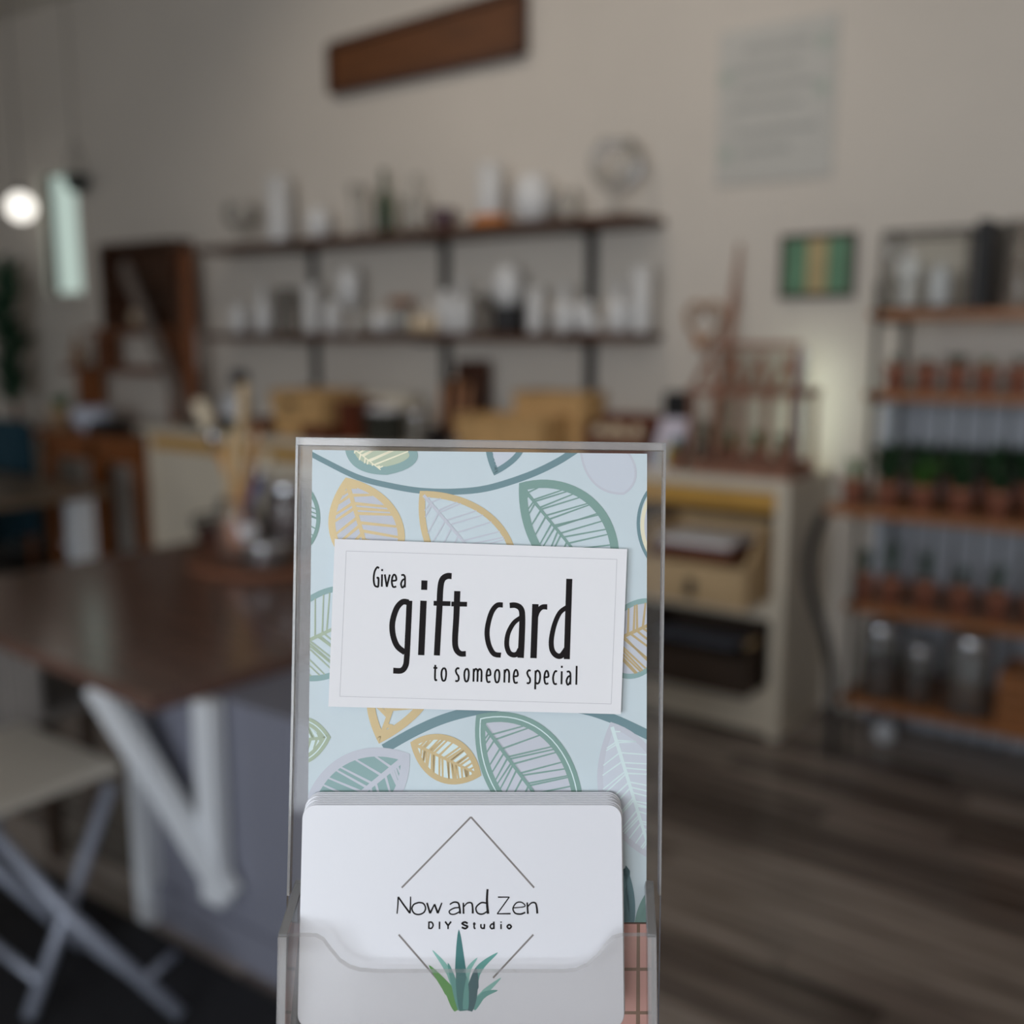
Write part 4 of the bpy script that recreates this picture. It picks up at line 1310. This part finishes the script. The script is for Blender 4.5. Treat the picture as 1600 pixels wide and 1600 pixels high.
MB(hw.location).tube(hp, .012, 8, cap=False).build('wicker_loop', M('wicker_brown', (164, 128, 98), .8, var=.2, scale=60), hw)
MB(hw.location).lathe([(0, -.015), (.02, 0), (.022, .02), (0, .035)], (-1.845, YW - .045, 1.41), 10).build('orange_bow', M('orange_felt', (188, 120, 66), .8), hw)

# ------------------------------------------------------------------ wall pieces
sg = thing('wooden_sign', 'long brown wooden sign high on the back wall', 'sign', (-3.3, YW, 2.645))
MB(sg.location).hexa([(-3.88, YW - .045, 2.64), (-2.715, YW - .045, 2.655), (-2.715, YW - .001, 2.655), (-3.88, YW - .001, 2.64),
                      (-3.88, YW - .045, 2.85), (-2.715, YW - .045, 2.90), (-2.715, YW - .001, 2.90), (-3.88, YW - .001, 2.85)]).build('board', SIGNWOOD, sg)
mb = MB(sg.location)
for a, b in (((-3.88, 2.64), (-2.715, 2.655)), ((-3.88, 2.85), (-2.715, 2.90)), ((-3.88, 2.64), (-3.88, 2.85)), ((-2.715, 2.655), (-2.715, 2.90))):
    mb.beam((a[0], YW - .05, a[1]), (b[0], YW - .05, b[1]), .03, .025, up=(0, 1, 0))
mb.build('frame', M('sign_edge', (74, 42, 26), .6, var=.2), sg)

ps = thing('wall_poster', 'pale grey poster with faint text lines and leaf corners on the back wall', 'poster', (-1.58, YW, 2.02))
PX0, PX1, PZ0, PZ1 = -1.81, -1.35, 2.03, 2.59
MB(ps.location).box(PX0, PX1, YW - .012, YW - .001, PZ0, PZ1).build('sheet', M('poster_paper', (196, 194, 188), .6, var=.03), ps)
GREYP = M('poster_grey', (172, 172, 168), .6)
for z, a, b in ((2.50, .1, .1), (2.43, .06, .14), (2.36, .08, .08), (2.29, .06, .12), (2.20, .08, .06), (2.13, .1, .16)):
    MB(ps.location).box(PX0 + a, PX1 - b, YW - .0135, YW - .0125, z, z + .022).build('text_line', GREYP, ps)
GREENP = M('poster_green', (176, 184, 174), .6)
for x, z in ((PX0 + .04, 2.14), (PX0 + .03, 2.42), (PX1 - .05, 2.34), (PX1 - .05, 2.5)):
    mb = MB(ps.location)
    for a in (0, 60, 120):
        c, s = math.cos(R(a)), math.sin(R(a))
        yl = YW - .0135 - a * .00001
        mb.face([(x + .014 * s, yl, z - .014 * c), (x + .045 * c, yl, z + .045 * s), (x - .014 * s, yl, z + .014 * c), (x - .045 * c, yl, z - .045 * s)])
    mb.build('leaf_motif', GREENP, ps, recalc=False)

gp = thing('green_picture', 'small framed picture with green sides and ochre middle band', 'picture', (-1.385, YW, 1.59))
x0, x1, z0, z1 = -1.528, -1.243, 1.587, 1.823
MB(gp.location).box(x0 + .018, x1 - .018, YW - .016, YW - .001, z0 + .018, z1 - .018).build('green_panel', M('picture_green', (96, 138, 108), .5, var=.1, scale=14), gp)
MB(gp.location).box(x0 + .105, x1 - .105, YW - .019, YW - .0165, z0 + .019, z1 - .019).build('ochre_band', M('picture_ochre', (180, 160, 116), .5, var=.1, scale=14), gp)
for q in ((x0, x1, z0, z0 + .018), (x0, x1, z1 - .018, z1), (x0, x0 + .018, z0 + .018, z1 - .018), (x1 - .018, x1, z0 + .018, z1 - .018)):
    MB(gp.location).box(q[0], q[1], YW - .026, YW - .001, q[2], q[3]).build('frame_bar', M('picture_frame', (64, 46, 36), .5), gp)

# ------------------------------------------------------------------ plant rack on the right
RX0, RX1 = -1.07, .42
rk = thing('plant_rack', 'five tier plant rack of honey wood boards on a black iron frame', 'rack', (-.33, 3.55, 0))
L = rk.location
TIERS = [(.225, 3.40, 3.80), (.555, 3.40, 3.80), (.888, 3.36, 3.80), (1.265, 3.48, 3.80), (1.53, 3.48, 3.80)]
for z, y0, y1 in TIERS:
    n = 3 if y0 < 3.45 else 2
    for i in range(n):
        a, b = y0 + (y1 - y0) * i / n, y0 + (y1 - y0) * (i + 1) / n - .006
        MB(L).box(RX0 - (.07 if z == .888 else 0), RX1, a, b, z - .028, z).build('shelf_board', RACKWOOD, rk)
for x in (RX0 + .03, (RX0 + RX1) / 2, RX1 - .03):
    MB(L).tube([(x, 3.815, .0), (x, 3.815, 1.72)], .011, 8).build('iron_post', BLACK, rk)
    MB(L).tube([(x, 3.47, .86), (x, 3.47, 1.62)], .010, 8).build('iron_post', BLACK, rk)
    for z, y0, y1 in TIERS:
        MB(L).box(x - .008, x + .008, y0, 3.815, z - .042, z - .029).build('iron_rung', BLACK, rk)
for x in (RX0 - .02, RX1 + .02):
    MB(L).tube(catmull([(x - .06, 3.375, .86), (x - .10, 3.375, .72), (x - .09, 3.375, .58), (x - .035, 3.375, .43), (x - .005, 3.385, .28), (x, 3.395, .012)], 6), .018, 8).build('curved_leg', BLACK, rk)
MB(L).tube([(RX0 + .03, 3.395, .0), (RX0 + .03, 3.395, .86)], .008, 8).build('iron_post', BLACK, rk)

# white boarding behind the rack
bd_ = struct(MB((-.3, YW, .0)).box(-1.12, .55, YW - .012, YW - .001, .0, 1.23), 'trim_1', M('board_groove', (110, 112, 116), .7))
x = -1.12
k = 0
proto = None
while x < .5:
    if proto is None:
        proto = MB((-.3, YW, 0)).box(-1.12, -1.12 + .062, YW - .028, YW - .013, .0, 1.22).build('wall_board', M('bluish_white_board', (176, 182, 192), .5, var=.06), bd_)
    else:
        o = proto.copy()
        COL.objects.link(o)
        o.location = (x + 1.12, 0, 0)
    x += .074

TIERNAME = {1.265: 'second highest', .888: 'middle', .555: 'second lowest'}


def pot_row(z, y, spots, r, h, specs, nm):
    for i, x in enumerate(spots):
        n, ph, sp, wd, lm = specs[i % len(specs)]
        potted('terracotta_plant', 'terracotta pot %s, %s, %s rack shelf' % ('with bushy leaves' if n > 30 else 'with thin shoots', ORD[i], nm),
               (x, y, z + .0005), r, h, n, ph, sp, wd, lm, 'terracotta pots on the plant rack', int(z * 100) + i)


pot_row(1.265, 3.55, [-.995, -.893, -.80, -.71, -.615, -.52, -.42, -.32], .037, .088, [(14, .05, .04, .007, LEAFD), (34, .03, .05, .008, LEAFD), (40, .05, .06, .010, LEAFD), (18, .04, .04, .008, LEAF)], 'second highest')
pot_row(.888, 3.43, [-1.075, -.96, -.85, -.735, -.625, -.515, -.40, -.29], .040, .085, [(16, .10, .05, .006, LEAF), (60, .10, .085, .016, LEAFD), (80, .09, .10, .018, LEAF), (60, .09, .09, .016, LEAFD), (60, .08, .085, .015, LEAFD)], 'middle')
for i, x in enumerate([-1.01, -.90, -.79, -.68, -.57, -.46]):
    potted('terracotta_plant', 'rear terracotta pot with tall leaves, %s, middle rack shelf' % ORD[i], (x, 3.62, .8885), .042, .085, 60, .14, .10, .017, LEAFD, 'terracotta pots on the plant rack', 200 + i)
pot_row(.555, 3.46, [-1.03, -.94, -.83, -.72, -.61, -.50, -.39], .036, .095, [(16, .12, .05, .005, LEAFD), (12, .18, .05, .006, LEAFD), (22, .14, .04, .006, LEAFD), (14, .10, .04, .005, LEAFD)], 'second lowest')

# lowest shelf: jars and a box
Z0 = .2255
DARKFILL = M('dark_stones', (52, 42, 44), .6, var=.3, scale=50)
for i, (x, r, h, lb, fm) in enumerate(((-.965, .066, .245, 'big glass jar of dark stones, left end of the lowest rack shelf', DARKFILL),
                                   (-.835, .05, .19, 'small lidded jar of dark stones beside the big jar, lowest rack shelf', DARKFILL),
                                   (-.68, .072, .25, 'wide empty glass jar with silver lid on the lowest rack shelf', None))):
    jar((x, 3.48, Z0), r, h, lb, fm, h * .55, True, 'storage_jar', 'jars on the lowest rack shelf')
ob = thing('orange_crate', 'honey coloured slatted crate at the right of the lowest rack shelf', 'crate', (-.50, 3.50, Z0))
for i in range(4):
    MB(ob.location).box(-.58, -.36, 3.42, 3.432, Z0 + .045 * i, Z0 + .045 * i + .038).build('slat', RACKWOOD, ob)
    MB(ob.location).box(-.58, -.36, 3.60, 3.612, Z0 + .045 * i, Z0 + .045 * i + .038).build('slat', RACKWOOD, ob)
for xx in (-.58, -.372):
    MB(ob.location).box(xx, xx + .012, 3.433, 3.599, Z0, Z0 + .17).build('end_board', RACKWOOD, ob)
wbll = thing('white_ball_lamp', 'small white ball shaped lamp on the dark floor under the plant rack', 'lamp', (-.975, 3.63, 0))
MB(wbll.location).lathe([(0, .0), (.022, .004), (.036, .02), (.04, .04), (.034, .06), (.018, .074), (0, .078)], wbll.location, 20).build('ball', COOLWHITE, wbll)
MB(wbll.location).tube([(-.975, 3.63, .076), (-.975, 3.63, .11)], .008, 8).build('pin', GREYMETAL, wbll)

# top tier: lantern terrarium, jars
ZT = 1.5305
lan = thing('lantern_terrarium', 'dark framed glass lantern terrarium on the top rack shelf', 'terrarium', (-.91, 3.62, ZT))
x0, x1, y0, y1, z1 = -1.055, -.775, 3.52, 3.74, ZT + .255
mb_m = M('bronze_frame', (50, 42, 36), .5)
for x in (x0, x1 - .012):
    for y in (y0, y1 - .012):
        MB(lan.location).box(x, x + .012, y, y + .012, ZT + .013, z1 - .013).build('frame_post', mb_m, lan)
for z in (ZT, z1 - .012):
    for q in ((x0, x1, y0, y0 + .012), (x0, x1, y1 - .012, y1), (x0, x0 + .012, y0 + .012, y1 - .012), (x1 - .012, x1, y0 + .012, y1 - .012)):
        MB(lan.location).box(*q, z, z + .012).build('frame_bar', mb_m, lan)
for q in ((x0 + .013, x1 - .013, y0 + .004, y0 + .007), (x0 + .013, x1 - .013, y1 - .007, y1 - .004), (x0 + .004, x0 + .007, y0 + .013, y1 - .013), (x1 - .007, x1 - .004, y0 + .013, y1 - .013)):
    MB(lan.location).box(*q, ZT + .013, z1 - .013).build('pane', PANE, lan)
wv = thing('white_bud_vase', 'round white bud vase inside the lantern terrarium', 'vase', (-.99, 3.62, ZT + .013))
MB(wv.location).lathe([(0, 0), (.03, 0), (.025, .04), (.02, .07), (.04, .10), (.045, .125), (.036, .15), (.015, .165), (.013, .175), (0, .175)], wv.location, 20).build('vase_body', M('white_glaze', (236, 234, 230), .25), wv)
vase('jar', -.89, 3.62, ZT + .013, .036, .13, GLASSW, 'small highlight-hazed jar inside the lantern terrarium', 'glass_jar', None, 'jar')
bb = thing('black_book', 'tall black binder standing right of the lantern on the top rack shelf', 'binder', (-.74, 3.62, ZT))
MB(bb.location).box(-.765, -.725, 3.52, 3.74, ZT, ZT + .275).bevel(.004, 1).build('cover', BLACKSOFT, bb)
MB(bb.location).box(-.7655, -.7655 + .0005, 3.55, 3.70, ZT + .05, ZT + .12).build('spine_label', GREYMETAL, bb)
vase('cylinder', -.645, 3.60, ZT, .062, .27, GLASS, 'tall clear cylinder vase right of the black binder, top rack shelf', group='glassware on the rack top')
vase('jar', -.50, 3.60, ZT, .068, .22, M('amber_glaze', (128, 92, 52), .35, var=.2), 'amber brown jar on the top rack shelf', 'amber_jar', 'glassware on the rack top', 'jar')
vase('cylinder', -.34, 3.60, ZT, .062, .25, GLASS, 'clear cylinder vase right of the amber jar, top rack shelf', group='glassware on the rack top')

# ------------------------------------------------------------------ unseen ceiling lamps, added to wash the back wall with warm light
for i, (x, e) in enumerate(((-3.5, 16), (-2.2, 20), (-.9, 12))):
    loc = Vector((x, 2.3, 3.38))
    tl_ = thing('added_wash_lamp', '%s added unseen warm ceiling lamp aimed at the back wall' % ('left', 'middle', 'right')[i], 'lamp', loc, 'added ceiling lamps')
    aim = (Vector((x - .1, YW, 2.1)) - loc).normalized()
    MB(loc).tube([loc + Vector((0, 0, .119)), loc + Vector((0, 0, .03))], .012, 8).build('stem', BLACK, tl_)
    MB(loc).tube([loc - aim * .10, loc + aim * .04], [.05, .06], 16, cap=False).build('lamp_housing', BLACK, tl_)
    l = bpy.data.lights.new('added_wash_bulb', 'SPOT')
    l.energy = e * 1.15
    l.color = (1, .89, .77)
    l.spot_size = R(95)
    l.spot_blend = 1
    l.shadow_soft_size = .05
    o = bpy.data.objects.new('added_wash_bulb', l)
    COL.objects.link(o)
    o.location = loc + aim * .05
    o.rotation_euler = aim.to_track_quat('-Z', 'Y').to_euler()

# ------------------------------------------------------------------ far left corner
# second table
t2 = thing('side_work_table', 'second walnut table with white legs beyond the first, far left', 'table', (-5.3, 2.5, 0))
MB(t2.location).box(-6.05, -4.70, 2.0, 2.98, TZ - .035, TZ).build('tabletop', M('greyed_walnut', (110, 92, 74), .3, var=.15, scale=3, stretch=(1, 9, 1)), t2)
for x in (-5.98, -4.86):
    for y in (2.06, 2.82):
        MB(t2.location).box(x, x + .10, y, y + .10, 0, TZ - .036).build('leg', COOLWHITE, t2)

# orange console table with hutch
ct = thing('console_table', 'orange brown wooden console table against the wall left of the bench', 'table', (-5.6, 3.52, 0))
MB(ct.location).box(-6.03, -5.005, 3.33, 3.80, .845, .885).bevel(.004, 1).build('tabletop', ORANGEWOOD, ct)
MB(ct.location).box(-5.97, -5.06, 3.36, 3.385, .73, .844).build('apron', ORANGEWOOD, ct)
for x in (-5.99, -5.5, -5.07):
    for y in (3.36, 3.72):
        MB(ct.location).box(x, x + .055, y, y + .055, 0, .844).build('leg', ORANGEWOOD, ct)
hu = thing('stepped_hutch', 'stepped dark wooden hutch standing on the console table', 'hutch', (-5.5, 3.72, .886))
L = hu.location
MB(L).box(-6.15, -5.01, 3.62, 3.80, 1.225, 1.262).build('wide_shelf', HUTCHWOOD, hu)
for x in (-6.02, -5.08):
    MB(L).box(x, x + .06, 3.63, 3.79, .886, 1.224).build('support', ORANGEWOOD if x < -5.9 else HUTCHWOOD, hu)
MB(L).box(-5.9, -5.08, 3.64, 3.80, 1.455, 1.49).build('upper_shelf', HUTCHWOOD, hu)
for x in (-5.82, -5.16):
    MB(L).box(x, x + .05, 3.65, 3.79, 1.263, 1.454).build('support', HUTCHWOOD, hu)
cb = thing('dark_cabinet', 'dark wooden wall cabinet box on top of the stepped hutch', 'cabinet', (-5.38, 3.72, 1.491))
L = cb.location
for q in ((-5.74, -5.02, 3.66, 3.80, 1.491, 1.51), (-5.74, -5.02, 3.66, 3.80, 1.955, 1.985), (-5.74, -5.715, 3.66, 3.80, 1.511, 1.954), (-5.045, -5.02, 3.66, 3.80, 1.511, 1.954), (-5.714, -5.046, 3.785, 3.80, 1.511, 1.954), (-5.714, -5.046, 3.66, 3.784, 1.72, 1.74)):
    MB(L).box(*q).build('board', M('cabinet_dark', (72, 44, 28), .5, var=.2), cb)
cs = thing('cream_cushion', 'small cream round pincushion on the shelf of the dark cabinet', 'pincushion', (-5.42, 3.71, 1.5105))
MB(cs.location).lathe([(0, 0), (.05, .003), (.068, .035), (.06, .07), (.03, .09), (0, .094)], cs.location, 18).build('pad', M('cream_felt', (196, 176, 150), .9), cs)
MB(cs.location).lathe([(0, .0945), (.012, .095), (.012, .105), (0, .108)], cs.location, 10).build('button', MAHOG, cs)
for i, (a, b, m, lb) in enumerate((((-5.40, 3.60, 1.86), (-4.84, 3.585, .965), M('grey_board', (120, 108, 100), .6, var=.1), 'grey weathered plank leaning across the dark cabinet and hutch'),
                                ((-4.97, 3.72, 1.92), (-4.83, 3.60, .965), M('brown_board', (136, 84, 54), .6, var=.15), 'brown plank leaning right of the dark cabinet'))):
    mb = MB(b).beam(b, a, .085, .022, up=(0, 1, 0))
    tag(mb.build('leaning_plank', m), lb, 'plank')
# things on the console
cp = (-5.88, 3.43, .8855)
o = potted('cream_pot_plant', 'cream pot with a low green plant on the left end of the console table', cp, .085, .13, 40, .10, .10, .016, LEAF, None, 77, M('cream_glaze', (196, 166, 132), .4))
wcup = thing('white_bowl', 'white ceramic bowl on the console table next to the cream pot', 'bowl', (-5.60, 3.46, .8855))
MB(wcup.location).lathe([(0, 0), (.06, 0), (.065, .012), (.11, .06), (.12, .14), (.112, .14), (.10, .065), (.05, .02), (0, .02)], wcup.location, 24).build('bowl_body', M('bluish_white_glaze', (206, 212, 228), .3), wcup)
MB(wcup.location).lathe([(0, .021), (.06, .03), (.10, .10), (0, .115)], wcup.location, 18).build('contents', PAPER, wcup)
bx2 = thing('black_case', 'low black case on the console table right of the white bowl', 'case', (-5.36, 3.42, .8855))
MB(bx2.location).box(-5.47, -5.25, 3.34, 3.50, .8855, .94).bevel(.008).build('case_body', BLACKSOFT, bx2)
MB(bx2.location).box(-5.46, -5.26, 3.35, 3.49, .9405, .96).bevel(.006).build('case_lid', BLACKSOFT, bx2)
bx3 = thing('dark_green_tray', 'dark green tray of small parts on the right end of the console table', 'tray', (-5.12, 3.50, .8855))
MB(bx3.location).box(-5.23, -5.01, 3.42, 3.58, .8855, .90).build('tray_base', M('green_tray', (44, 54, 46), .6), bx3)
for i in range(5):
    MB(bx3.location).lathe([(0, 0), (.02, 0), (.02, .03), (0, .035)], (-5.205 + .042 * i, 3.48, .9005), 10).build('spool', (MAHOG, CREAM, LEAFD, MAHOG, BLACKSOFT)[i], bx3)
ab = vase('bottle', -6.10, 3.70, 1.2625, .035, .20, M('amber_bottle', (138, 92, 40), .3), 'small amber bottle on the left end of the wide hutch shelf', 'amber_bottle', None, 'bottle')

# globe pendant lamp
pl = thing('globe_pendant', 'white globe pendant lamp hanging in the far left corner', 'lamp', (-6.56, 3.66, 2.18))
MB(pl.location).lathe([(.09 * math.sin(a * math.pi / 12), 2.26 - 2.18 - .09 * math.cos(a * math.pi / 12)) for a in range(13)], pl.location, 24).build('glass_globe', LAMPGLOW, pl)
MB(pl.location).lathe([(0, .168), (.03, .168), (.03, .20), (0, .21)], pl.location, 16).build('cap', BLACK, pl)
MB(pl.location).tube([(-6.56, 3.66, 2.385), (-6.56, 3.66, 3.499)], .004, 6).build('cord', BLACK, pl)
hb = thing('hanging_planter', 'small dark hanging planter in front of the narrow far window', 'planter', (-6.10, 3.78, 2.33))
MB(hb.location).lathe([(0, 0), (.05, .005), (.07, .05), (.075, .10), (.065, .10), (.06, .06), (0, .05)], hb.location, 18).build('planter_bowl', M('dark_planter', (52, 58, 56), .6), hb)
for a in (30, 150, 270):
    MB(hb.location).tube([(-6.10 + .07 * math.cos(R(a)), 3.78 + .07 * math.sin(R(a)), 2.43), (-6.10, 3.78, 2.65)], .003, 6).build('cord', BLACK, hb)
MB(hb.location).tube([(-6.10, 3.78, 2.65), (-6.10, 3.78, 3.499)], .003, 6).build('cord', BLACK, hb)
# tall plant and teal armchair at the picture's left edge
tp = (-6.74, 3.62, 0)
o = thing('tall_plant', 'tall dark leafy plant in a grey pot at the far left', 'potted plant', tp)
MB(tp).lathe([(0, 0), (.14, 0), (.19, .34), (.20, .36), (.17, .36), (.165, .31), (0, .31)], tp, 24).build('plant_pot', M('grey_pot', (120, 122, 120), .7), o)
MB(tp).tube([(-6.74, 3.62, .31), (-6.73, 3.62, 1.2), (-6.75, 3.62, 1.75)], [.025, .018, .008], 8).build('trunk', HUTCHWOOD, o)
mb = MB(tp)
rg = random.Random(21)
for k in range(16):
    leaves(mb, (-6.74 + rg.uniform(-.03, .03), 3.60 + rg.uniform(-.03, .03), 1.0 + .055 * k), 9, .18, .26, .035, rg)
mb.build('foliage', M('rubber_leaf', (52, 84, 62), .4, var=.25), o, recalc=False)
ac = thing('teal_armchair', 'dark teal upholstered armchair at the far left edge', 'armchair', (-6.45, 3.05, 0))
L = ac.location
MB(L).box(-6.72, -6.2, 2.75, 3.24, .20, .44).bevel(.03).build('seat', TEAL, ac)
MB(L).box(-6.84, -6.07, 3.245, 3.37, .22, .93).bevel(.03).build('backrest', TEAL, ac)
for x in (-6.84, -6.195):
    MB(L).box(x, x + .118, 2.75, 3.24, .20, .62).bevel(.03).build('armrest', TEAL, ac)
for x in (-6.79, -6.13):
    for y in (2.80, 3.32):
        MB(L).tube([(x, y, 0), (x, y, .23)], [.014, .022], 8).build('leg', ORANGEWOOD, ac)

bpy.context.view_layer.update()
